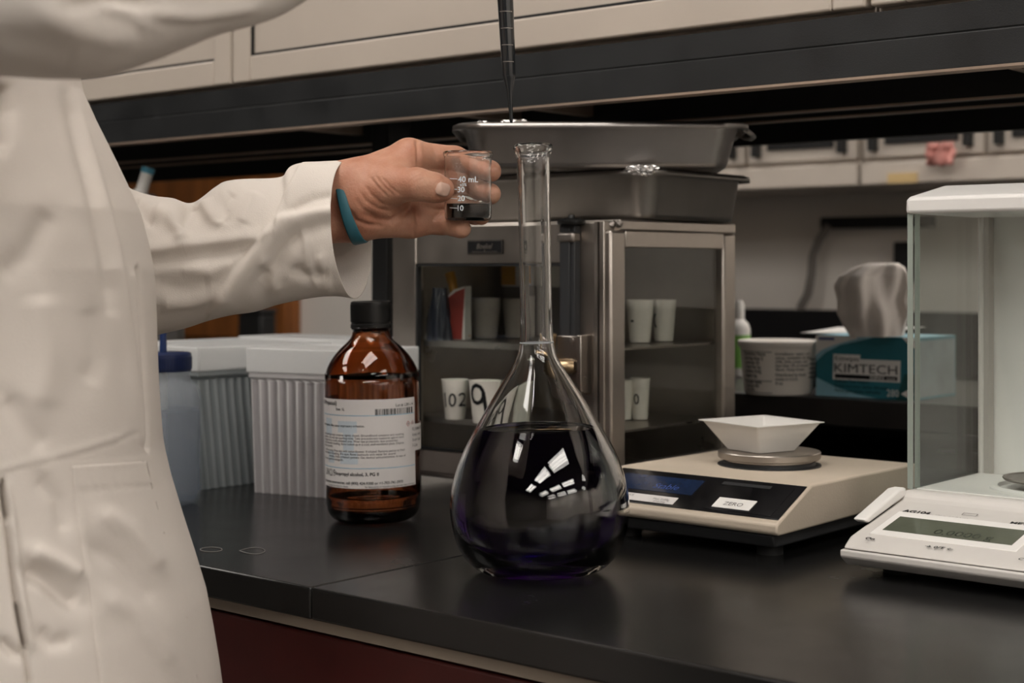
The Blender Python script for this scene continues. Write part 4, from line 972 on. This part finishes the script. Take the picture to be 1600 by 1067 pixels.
def polydist(px, py, pl):                           # distance and signed side to a polyline, position along it
    best = np.full(px.shape, 1e9); sg = np.zeros(px.shape); al = np.zeros(px.shape); tot = 0
    L_ = [math.hypot(b[0]-a[0], b[1]-a[1]) for a, b in zip(pl, pl[1:])]; LT = sum(L_)
    for (a, b), l in zip(zip(pl, pl[1:]), L_):
        dx, dy = (b[0]-a[0])/l, (b[1]-a[1])/l; t = np.clip((px-a[0])*dx+(py-a[1])*dy, 0, l)
        qx, qy = px-a[0]-t*dx, py-a[1]-t*dy; d = np.hypot(qx, qy); m = d < best
        best = np.where(m, d, best); sg = np.where(m, np.sign(dx*qy-dy*qx), sg); al = np.where(m, (tot+t)/LT, al); tot += l
    return best, sg, al
def sculpt(Wv, nrm, strokes, facing=None):
    """strokes: (polyline, amplitude, width on one side, width on the other, taper); moves points along their normals"""
    px, py, D = pxs(Wv); view = Wv-np.array([0,0,HC]); view /= np.linalg.norm(view, axis=1)[:,None]
    vis = np.clip(-(view*nrm).sum(1)*3, 0, 1)
    if facing is not None: vis = facing
    out = np.zeros(len(Wv))
    for s in strokes:
        pl, amp, w1, w2 = s[:4]; d, sg, al = polydist(px, py, pl); tp = np.clip(np.minimum(al, 1-al)*6+(.35 if len(s) < 5 else s[4]), 0, 1)
        wd = np.where(sg > 0, w1, w2); out += amp*tp*np.exp(-(d/wd)**2)
    return Wv+nrm*(out*vis)[:,None]
def to_mb(v, f): 
    m = MB(); m.v = [tuple(p) for p in v]; m.f = [tuple(int(i) for i in q) for q in f]; return m
def cw_arr(a):                                       # camera frame (X, D, z) -> world
    return np.stack([a[:,1]*CF[0]+a[:,0]*CR[0], a[:,1]*CF[1]+a[:,0]*CR[1], a[:,2]], 1)

# ------------------------------------------------------------------ person
per_loc = W(-.42, 1.08, ZF)
person = thing('person', 'person in white lab coat and teal wristband holding the beaker and a pipette', 'person', per_loc)
off = -np.array(per_loc)
def hp(px, py, dmm, D0=1.30):
    D = D0+dmm/1000.; return (D*(px-800)/FL, D, HC+D*(HZ-py)/FL)
mm = .001
def hand_sdf(Pn):
    palm = None
    for a, b, ra, rb in (
        (hp(470,300,0), hp(552,289,0), .023, .0205), (hp(470,345,4), hp(556,346,4), .023, .0165), (hp(470,322,8), hp(556,318,6), .023, .019),
        (hp(552,289,0), hp(638,242,12), .0200, .0128), (hp(554,305,4), hp(648,275,20), .018, .0125), (hp(556,325,6), hp(650,310,23), .017, .0125), (hp(558,345,4), hp(642,345,18), .0155, .0142),
        (hp(565,318,-6), hp(600,330,4), .017, .016), (hp(560,312,-4), hp(610,290,-15), .0175, .0155), (hp(608,275,-8), hp(645,248,6), .0145, .0115)):
        c = capsule(Pn, a, b, ra, rb); palm = c if palm is None else smin(palm, c, .010)
    fg = [
      [(hp(638,242,12),.0128),(hp(710,249,29),.0112),(hp(750,261,26),.0092),(hp(766,267,15),.0084),(hp(768.5,269,8),.0080)],
      [(hp(648,275,20),.0125),(hp(718,285,33),.0112),(hp(752,298,27),.0092),(hp(766,303,15),.0082),(hp(768,304,8),.0078)],
      [(hp(650,310,23),.0122),(hp(708,325,33),.0108),(hp(742,334,25),.0088),(hp(752,338,13),.0076)],
      [(hp(642,345,18),.0128),(hp(690,348,20),.0100),(hp(710,354,9),.0080),(hp(720,357,3),.0075),(hp(722,357.5,1),.0072)],
      [(hp(610,290,-15),.0152),(hp(652,288,-27),.0133),(hp(677,293,-25),.0121),(hp(690,296,-21),.0107)]]
    d = palm
    for i, g in enumerate(fg):
        c = chain(Pn, g, .004); d = np.minimum(d, smin(palm, c, .0075))
    return d
lo = np.array([hp(470,0,0)[0]-.01, 1.23, hp(0,392,0)[2]]); hi = np.array([hp(800,0,0)[0], 1.38, hp(0,195,0)[2]])
hv, hf = surface_nets(hand_sdf, lo, hi, .00115)
hv = lap(hv, hf, 3, .5)
Wv = cw_arr(hv); nr = vnormals(Wv, hf)
Wv = sculpt(Wv, nr, [
  ([(651,218),(653,240),(654,262)], -.0016, 3, 4), ([(676,224),(680,240),(684,252)], -0.00078, 2.5, 3), ([(662,222),(664,240)], -0.00042, 2, 2),
  ([(641,312),(645,330),(648,352),(647,371)], -.0016, 2.5, 3), ([(627,330),(612,345),(590,368)], -0.00060, 2, 2.5), ([(570,335),(590,345),(612,346),(630,335),(645,320)], -.0030, 5, 7), ([(548,330),(556,345),(575,352),(600,354)], -.0018, 3, 4),
  ([(676,345),(682,335),(690,328)], -.0020, 3, 3), ([(700,347),(702,365)], -0.00060, 2, 2),
  ([(642,276),(648,271),(655,268)], -0.00054, 1.8, 1.8), ([(642,284),(648,277),(658,273)], -0.00060, 1.8, 1.8), ([(644,292),(650,284),(661,279)], -0.00054, 1.8, 1.8),
  ([(578,277),(590,292),(604,306)], -0.00072, 2, 2.4), ([(587,276),(600,292),(614,304)], -0.00078, 2, 2.4), ([(597,278),(610,293),(626,305)], -0.00072, 2, 2.4), ([(570,290),(580,304),(596,318),(612,322)], -0.00078, 2.4, 2.6), ([(562,300),(572,314),(590,326),(610,330)], -0.00072, 2.4, 2.8), ([(556,312),(566,326),(584,337)], -0.00060, 2.4, 2.8),
  ([(680,296),(684,306),(690,312)], -0.00036, 1.5, 1.5), ([(675,300),(681,288),(690,281)], -0.00060, 1.6, 2.2),
])
mbh = to_mb(Wv+off, hf)
# rest of the body at a coarser grain, same mesh
def body_sdf(Pn):
    d = None
    def A(pts, k=.04):
        nonlocal d
        c = chain(Pn, pts, k); d = c if d is None else smin(d, c, k)
    T_ = lambda X, D, z: (X, D, z)
    A([(T_(-.41,1.05,-.06),.10),(T_(-.45,1.07,.15),.11),(T_(-.45,1.06,.36),.11)]); A([(T_(-.41,1.15,-.06),.10),(T_(-.45,1.12,.36),.11)])
    A([(T_(-.45,.94,.50),.06),(T_(-.45,1.22,.50),.06)]); A([(T_(-.45,1.08,.50),.06),(T_(-.43,1.08,.66),.055)])
    A([(T_(-.43,1.08,.74),.085),(T_(-.415,1.08,.80),.095)], .03); A([(T_(-.38,1.08,.70),.055),(T_(-.36,1.08,.69),.045)], .03); A([(T_(-.322,1.08,.755),.012),(T_(-.305,1.08,.735),.014)], .015)
    for s in (-1, 1): A([(T_(-.43,1.08+s*.085,.74),.016),(T_(-.43,1.08+s*.09,.77),.018)], .01); A([(T_(-.335,1.08+s*.03,.765),.012),(T_(-.334,1.08+s*.032,.765),.012)], .008)
    A([(T_(-.41,1.04,-.1),.085),(T_(-.42,1.00,-.48),.060),(T_(-.44,.97,-.85),.042)], .03); A([(T_(-.41,1.16,-.1),.085),(T_(-.42,1.17,-.48),.060),(T_(-.44,1.19,-.85),.042)], .03)
    A([(T_(-.44,.97,-.87),.035),(T_(-.28,.96,-.885),.03)], .02); A([(T_(-.44,1.19,-.87),.035),(T_(-.28,1.20,-.885),.03)], .02)
    A([(T_(-.45,1.25,.48),.058),(T_(-.42,1.30,.225),.036),(hp(330,400,6),.030),(hp(470,322,4),.028)], .02)
    A([(T_(-.45,.93,.48),.055),(hp(60,-40,0,.84),.034),(hp(420,-170,0,.95),.030),(hp(690,-330,0,1.20),.025)], .02)
    # right hand closed round the pipette
    A([(hp(690,-330,0,1.20),.025),(hp(726,-350,0,1.252),.022)], .012); A([(hp(724,-320,0,1.254),.016),(hp(726,-395,0,1.254),.016)], .012)
    for k in range(4):
        y = -300-k*36; A([(hp(732,y,0,1.254),.010),(hp(772,y+2,-30,1.285),.009),(hp(814,y+4,-14,1.285),.0085),(hp(820,y+6,10,1.285),.0078)], .004)
    A([(hp(734,-400,0,1.256),.012),(hp(742,-470,0,1.262),.011),(hp(760,-545,0,1.275),.010)], .006)
    return d
bv_, bf_ = surface_nets(body_sdf, (-.60,.72,ZF+.004), (.06,1.45,.93), .0085)
bv_ = lap(bv_, bf_, 2, .5)
keep = body_sdf(bv_.astype(np.float32)) < 9
mbb = to_mb(cw_arr(bv_)+off, bf_)
mbh.add(mbb.v, mbb.f)
body = obj('body', mbh, M['skin'], person, smooth=180, fixn=False)
# hair
hb = MB(); hc = np.array(W(-.432,1.08,.792))+off
rows = []
for i in range(19):
    th = PI*.62*i/18; row = []
    for j in range(41):
        ph = 2*PI*j/40; x = -cos(ph); bump_ = 1+.03*sin(9*ph+3*i)+.02*sin(17*ph)
        lim = th*(1 if x > -.2 else .66)
        row.append(tuple(hc+np.array(W(.112*sin(lim)*cos(ph)*bump_-.004, .105*sin(lim)*sin(ph)*bump_, .118*cos(lim)*bump_))))
    rows.append(row)
obj('hair', hb.grid(rows), M['hair'], person, smooth=180, solid=.006)
# thumbnail follows the thumb surface
hpx, hpy, hD = pxs(Wv); fac = hpx > 660
cx_, cy_ = 692.0, 296.0; ax1 = np.array((23.5,7.0)); ax1 /= np.linalg.norm(ax1); ax2 = np.array((-ax1[1], ax1[0])); rows = []
sel = np.where((hpx > 665) & (hpx < 712) & (hpy > 270) & (hpy < 322) & (hD < 1.29))[0]
for i in range(13):
    s_ = -1+2*i/12; row = []
    for j in range(11):
        t_ = -1+2*j/10; sq_ = (1-abs(s_)**5*.35); x_, y_ = np.array((cx_,cy_))+ax1*(11.2*s_*(1-abs(t_)**4*.16))+ax2*(10.3*t_*sq_)
        dd = np.hypot(hpx[sel]-x_, hpy[sel]-y_); kk = np.argsort(dd)[:60]; D_ = np.sort(hD[sel][kk])[2:9].mean()
        edge = max(abs(s_), abs(t_)); row.append(np.array(P(x_, y_, D_-.0006*(1-edge**4)-.00012))+off)
    rows.append([tuple(p) for p in row])
obj('thumbnail', MB().grid(rows), M['nail'], person, smooth=180, solid=.0006, label='pale thumbnail')

# wristband
rows = []; nb = 64
for w_ in (-1, -.8, .8, 1):
    row = []
    for k in range(nb+1):
        th = 2*PI*k/nb; c_, s_ = cos(th), sin(th)
        px_ = 548-15.5*c_-9.5*s_+w_*(7.0+2.5*(-c_)) ; py_ = 325.5-54.5*c_+w_*(-2.2)
        D_ = 1.303-.0275*math.copysign(abs(s_)**.6, s_)
        pu = 1.0 if abs(w_) < .9 else .985
        row.append(tuple(np.array(P(544.5+(px_-544.5), 325.5+(py_-325.5)*pu, 1.303+(D_-1.303)*pu))+off))
    rows.append(row)
obj('wristband', MB().grid(rows), M['band'], person, smooth=180, solid=.0016, label='teal silicone wristband')

# ---- lab coat
def loft(st, nt, ns):
    """st: stations (top px, bottom px, depth, depth radius, skew); returns world points grid"""
    st = np.array([[a[0],a[1],b[0],b[1],D,rd,sk] for a, b, D, rd, sk in st], float); m = len(st); out = []
    for i in range(ns+1):
        f_ = i/ns*(m-1); j = min(m-2, int(f_)); u_ = f_-j; p0, p1, p2, p3 = st[max(0,j-1)], st[j], st[j+1], st[min(m-1,j+2)]
        q = .5*((2*p1)+(-p0+p2)*u_+(2*p0-5*p1+4*p2-p3)*u_**2+(-p0+3*p1-3*p2+p3)*u_**3)
        for k in range(nt):
            th = 2*PI*k/nt; c_, s_ = cos(th), sin(th); c_ = math.copysign(abs(c_)**.9, c_)
            x_ = (q[0]+q[2])/2+(q[0]-q[2])/2*c_-q[6]*s_; y_ = (q[1]+q[3])/2+(q[1]-q[3])/2*c_
            out.append(tuple(P(x_, y_, q[4]-q[5]*s_)))
    v = np.array(out); f = np.array([(i*nt+k, (i+1)*nt+k, (i+1)*nt+(k+1)%nt, i*nt+(k+1)%nt) for i in range(ns) for k in range(nt)])
    return v, f
def undulate(v, nrm, amp, sc_, seed=0, stretch=(1,1,1)):
    d = np.array([mnoise.noise(Vector((p[0]*sc_*stretch[0]+seed, p[1]*sc_*stretch[1], p[2]*sc_*stretch[2]))) for p in v]); return v+nrm*(d*amp)[:,None]
st = [((40,300),(40,575),1.30,.070,0),((110,285),(130,552),1.30,.068,0),((172,281),(200,534),1.30,.066,0),((208,300),(242,521),1.30,.062,0),((240,309),(290,510),1.30,.058,0),((270,311),(330,499),1.30,.056,0),((300,316),(365,492),1.30,.054,0),((336,291),(398,487),1.30,.053,2),((362,282),(432,477),1.30,.052,6),((440,281),(480,469),1.30,.051,13),((462,263),(510,464),1.30,.051,20),((500,258),(534,462),1.30,.050,26),((541,254),(556,464),1.30,.048,31)]
sv, sf = loft(st, 230, 330)
nr = vnormals(sv, sf)
ctr = np.array(P(350,400,1.30)); 
if ((sv-ctr)*nr).sum() < 0: nr = -nr
sv = undulate(sv, nr, .0035, 16, 2); nr2 = vnormals(sv, sf); nr2 = nr2 if (nr2*nr).sum() > 0 else -nr2
STK = [
  ([(552,326),(520,330),(490,334),(460,340),(437,347),(420,365),(400,392),(378,420),(350,455),(330,485)], .0075, 7, 22),
  ([(540,342),(500,350),(470,362),(445,385),(430,410),(405,440)], -.0050, 12, 14),
  ([(205,397),(250,391),(300,385),(350,379),(412,370)], .0042, 5, 16), ([(210,412),(270,405),(340,398),(395,390)], -.0030, 9, 12),
  ([(470,263),(452,300),(440,325),(434,346)], .0026, 4, 26, 1), ([(520,305),(490,312),(470,322),(455,335)], -.0030, 8, 8),
  ([(237,330),(262,340),(280,360),(285,378)], .0050, 10, 13), ([(212,310),(222,330),(240,352)], -.0050, 10, 10), ([(300,320),(292,340),(285,360)], -.0045, 10, 10), ([(318,315),(330,335),(350,352)], .0040, 11, 12), ([(365,300),(350,322),(345,350)], -.0032, 10, 10), ([(400,300),(390,325),(380,350)], .0022, 10, 12),
  ([(455,420),(480,430),(515,432)], -.0040, 10, 12), ([(500,395),(505,425),(512,455)], .0020, 7, 8), ([(240,440),(280,450),(330,445)], -.0030, 14, 14), ([(250,475),(300,472),(350,455)], .0035, 10, 12), ([(410,400),(425,425),(430,455)], .0030, 10, 10), ([(470,352),(478,380),(482,420),(498,450)], .0022, 6, 7), ([(280,420),(330,425),(365,410)], .0022, 9, 10),
]
sv = sculpt(sv, nr2, STK)
coat = None
# torso shell
ys = [-260,-120,0,60,130,180,230,280,330,380,420,470,520,580,650,700,720,760,830,890,950,1010,1067,1200,1400,1560]
xs_ = [60,72,84,92,105,126,150,174,198,212,221,225,227,229,232,235,238,246,265,283,300,311,320,338,362,380]
DT = 1.10; ns = 460; out = []
THS = [rad(-12+118*k/300) for k in range(300)]+[rad(106+242*k/110) for k in range(110)]; nt = len(THS)
for i in range(ns+1):
    y_ = ys[0]+(ys[-1]-ys[0])*i/ns; x_ = np.interp(y_, ys, xs_); z_ = HC+DT*(HZ-y_)/FL; XS = (x_-800)/FL*DT
    top = np.clip((y_+260)/200, 0, 1); rx = .150+.03*np.clip((y_-700)/700,0,1); ry = (.165+.02*np.clip((y_-600)/800,0,1))*(.72+.28*top)
    for k in range(nt):
        th = THS[k]; c_, s_ = cos(th), sin(th); e_ = .82; c2 = math.copysign(abs(c_)**e_, c_); s2 = math.copysign(abs(s_)**e_, s_)
        out.append(tuple(W(XS-rx+rx*c2, DT-ry*s2, z_)))
tv = np.array(out); tf_ = np.array([(i*nt+k, (i+1)*nt+k, (i+1)*nt+(k+1)%nt, i*nt+(k+1)%nt) for i in range(ns) for k in range(nt)])
nr = vnormals(tv, tf_); cen = np.array(W(-.45,DT,0)); rr = tv-cen; rr[:,2] = 0
if (rr*nr).sum() < 0: nr = -nr
tv = undulate(tv, nr, .004, 9, 5, (1,1,.6))
TST = [
  ([(118,150),(140,235),(160,310),(178,380),(190,450),(204,560),(216,680)], .0034, 12, 7, .3), ([(105,150),(128,240),(148,320),(165,400),(172,480)], -.0040, 11, 12, .5),
  ([(213,420),(219,500),(223,580),(228,700)], -.0050, 2.4, 4, .8), ([(205,430),(212,520),(217,620),(222,690)], .0016, 4, 5, .8),
  ([(0,741),(60,726),(120,711),(180,692),(212,676)], -.0005, 2.4, 2.4, 1), ([(0,732),(60,717),(120,702),(180,684)], .0006, 6, 6, 1),
  ([(110,727),(170,722),(236,717)], .0004, 3, 3, 1), ([(113,735),(120,790),(130,860),(142,940),(150,1000),(157,1067)], -.0004, 3, 3, 1), ([(120,735),(127,790),(137,860),(149,940),(158,1010)], .0004, 4, 4, 1), ([(118,769),(180,763),(240,760)], -.0007, 2.5, 2.5, 1),
  ([(0,760),(6,800),(14,860),(24,940),(36,1010),(45,1067)], -.0055, 4, 5, 1), ([(8,760),(16,800),(24,860),(34,940),(46,1010)], .0030, 6, 6, 1),
  ([(35,890),(70,905),(105,935),(125,945)], -0.00743, 14, 16), ([(50,860),(90,880),(125,900)], 0.00540, 12, 12), ([(60,985),(80,1005),(110,1000)], -0.00405, 10, 12), ([(0,1000),(20,1020),(36,1025)], -0.00540, 9, 10), ([(10,620),(40,660),(70,700)], -0.00338, 16, 16), ([(60,460),(70,560),(60,640)], 0.00405, 26, 26), ([(150,800),(200,830),(250,890)], 0.00405, 14, 16), ([(140,850),(190,880),(240,940)], -0.00351, 14, 14), ([(160,930),(210,960),(270,1040)], 0.00338, 16, 16), ([(135,600),(150,560),(140,480)], -0.00243, 18, 18), ([(0,430),(40,400),(80,330)], -0.00297, 20, 20), ([(60,745),(90,780),(105,830)], -0.00338, 14, 14), ([(0,130),(10,170),(0,230)], -0.00810, 10, 14),
  ([(4,750),(9,785),(13,812)], -.022, 2.6, 3, .3), ([(27,945),(35,985),(43,1015)], -.022, 2.6, 3, .3),
]
nr2 = vnormals(tv, tf_); nr2 = nr2 if (nr2*nr).sum() > 0 else -nr2
tv = sculpt(tv, nr2, TST)
coat = obj('lab_coat', to_mb(tv+off, tf_), M['coat'], person, smooth=180, solid=.0012, fixn=False, label='white cotton lab coat')
obj('sleeve', to_mb(sv+off, sf), M['coat'], coat, smooth=180, solid=.0011, fixn=False, label='coat sleeve on the arm holding the beaker')
st = [((-330,-230),(-300,115),.92,.070,0),((-150,-210),(-130,118),.88,.072,0),((0,-195),(0,122),.84,.074,0),((70,-195),(95,126),.83,.074,0),((120,-200),(160,124),.84,.072,0),((160,-215),(236,99),.86,.068,0),((215,-235),(320,66),.88,.064,0),((285,-260),(400,40),.91,.060,0),((375,-290),(472,-2),.95,.056,0),((480,-310),(575,-75),1.02,.052,0),((580,-385),(660,-180),1.10,.047,0),((650,-440),(715,-270),1.17,.043,0)]
rv, rf = loft(st, 130, 200); nr = vnormals(rv, rf); ctr = np.array(P(200,20,.86))
if ((rv-ctr)*nr).sum() < 0: nr = -nr
rv = undulate(rv, nr, .005, 12, 9)
rv = sculpt(rv, nr, [([(60,20),(120,45),(170,60),(215,55)], .0025, 18, 24), ([(150,4),(190,16),(230,40)], .0025, 10, 18), ([(0,60),(60,70),(120,95)], -.002, 22, 24), ([(230,20),(300,25),(400,12)], .003, 8, 12), ([(100,12),(160,2),(240,4)], -.004, 7, 8)])
obj('sleeve', to_mb(rv+off, rf), M['coat'], coat, smooth=180, solid=.0011, fixn=False, label='coat sleeve on the raised arm holding the pipette')
# pocket flap band as a sewn-on patch
def on_torso(px, py):
    X, Y, D = TPX
    q = (X-px)**2+(Y-py)**2; k = np.argpartition(q, 5)[:6]; return D[k].mean()
TPX = pxs(tv); TPX = [q[(TPX[2] < DT) & (TPX[1] > 600) & (TPX[1] < 1200)] for q in TPX]
rows = []
for i in range(61):
    row = []; tt = i/60; yl = 727+tt*345; xl = np.interp(yl, [727,790,860,940,1000,1072], [111,119,129,141,149,158]); xr = np.interp(yl, ys, xs_)-10
    for j in range(41):
        s_ = j/40; px_ = xl+(xr-xl)*s_; py_ = yl-8*s_*(1-tt); D_ = on_torso(px_, py_)
        row.append(tuple(np.array(P(px_, py_, D_-.0006-(.0004 if tt < .11 else 0)))+off))
    rows.append(row)
pk_v = np.array([p for r in rows for p in r]); pk_f = np.array([(i*41+j, i*41+j+1, (i+1)*41+j+1, (i+1)*41+j) for i in range(60) for j in range(40)])
pk_v = lap(pk_v, pk_f, 1, .3)
obj('pocket', to_mb(pk_v, pk_f), M['coat'], coat, smooth=180, solid=.0006, label='sewn-on hip pocket')
for s in (-1, 1):
    g = MB().tube([W(-.41,1.09+s*.075,-.26)+Vector(off), W(-.42,1.08+s*.09,-.48)+Vector(off), W(-.44,1.08+s*.11,-.86)+Vector(off)], [.088,.078,.066], 24); obj('trouser_leg', g, M['denim'], person, smooth=60)
    sh_ = MB().tube([W(-.49,1.08+s*.11,ZF+.045)+Vector(off), W(-.46,1.08+s*.11,ZF+.050)+Vector(off), W(-.38,1.08+s*.115,ZF+.046)+Vector(off), W(-.27,1.08+s*.12,ZF+.041)+Vector(off), W(-.235,1.08+s*.12,ZF+.037)+Vector(off)], [.028,.045,.045,.040,.022], 20); obj('shoe', sh_, M['shoe'], person, smooth=60)

# ------------------------------------------------------------------ pipette
PD = 1.285
pt = lambda y: P(799+(192-y)*(-9.5/192.), y, PD)
p0 = pt(192)
pp = thing('pipette', 'hand pipette with long dark graduated tip pointing down above the flask', 'pipette', p0)
def ps(lst): return [pt(y)-p0 for y, r in lst], [r*PD/FL for y, r in lst]
a, r = ps([(192,2.2),(170,3.4),(140,5.0),(122,9.6),(116,10.5),(60,11.6),(0,12.6),(-60,13.6),(-90,14.2),(-96,16),(-112,16)])
tip = obj('tip', MB().tube(a, r, 28), M['tipdark'], pp, smooth=60, label='dark smoky disposable tip')
g = MB()
for y in (98,72,46,20,-6,-32,-58):
    c = pt(y)-p0; rr = (12.7-(y)*.0172)*PD/FL+.0001
    for k in range(10):
        th = CA+rad(-50)+rad(100)*k/10; th2 = CA+rad(-50)+rad(100)*(k+1)/10
        g.add([(c.x+rr*cos(q), c.y+rr*sin(q), c.z+dz) for q, dz in ((th,0),(th2,0),(th2,.0006),(th,.0006))], [(0,1,2,3)])
obj('graduations', g, M['steel_d'], tip, fixn=False)
a, r = ps([(-100,10),(-130,12),(-230,13)]); obj('shaft', MB().tube(a, r, 24), M['pipbody'], pp)
a, r = ps([(-225,16),(-250,24),(-300,27),(-430,27),(-470,24),(-480,18)]); obj('handle', MB().tube(a, r, 28), M['pipbody'], pp, smooth=50)
a, r = ps([(-478,8),(-520,8),(-522,15),(-535,15)]); obj('plunger', MB().tube(a, r, 20), M['white'], pp)

# ------------------------------------------------------------------ render look
vs = SC.view_settings; vs.view_transform = 'Standard'; vs.look = 'None'; vs.gamma = 1; vs.exposure = 0.0; vs.use_curve_mapping = False
wd = bpy.data.worlds.new('world'); SC.world = wd; wd.use_nodes = True; wd.node_tree.nodes['Background'].inputs['Color'].default_value = (.02,.02,.02,1)
cy = SC.cycles; cy.max_bounces = 24; cy.transmission_bounces = 20; cy.transparent_max_bounces = 20; cy.glossy_bounces = 6; cy.diffuse_bounces = 4
cy.caustics_reflective = True; cy.caustics_refractive = True
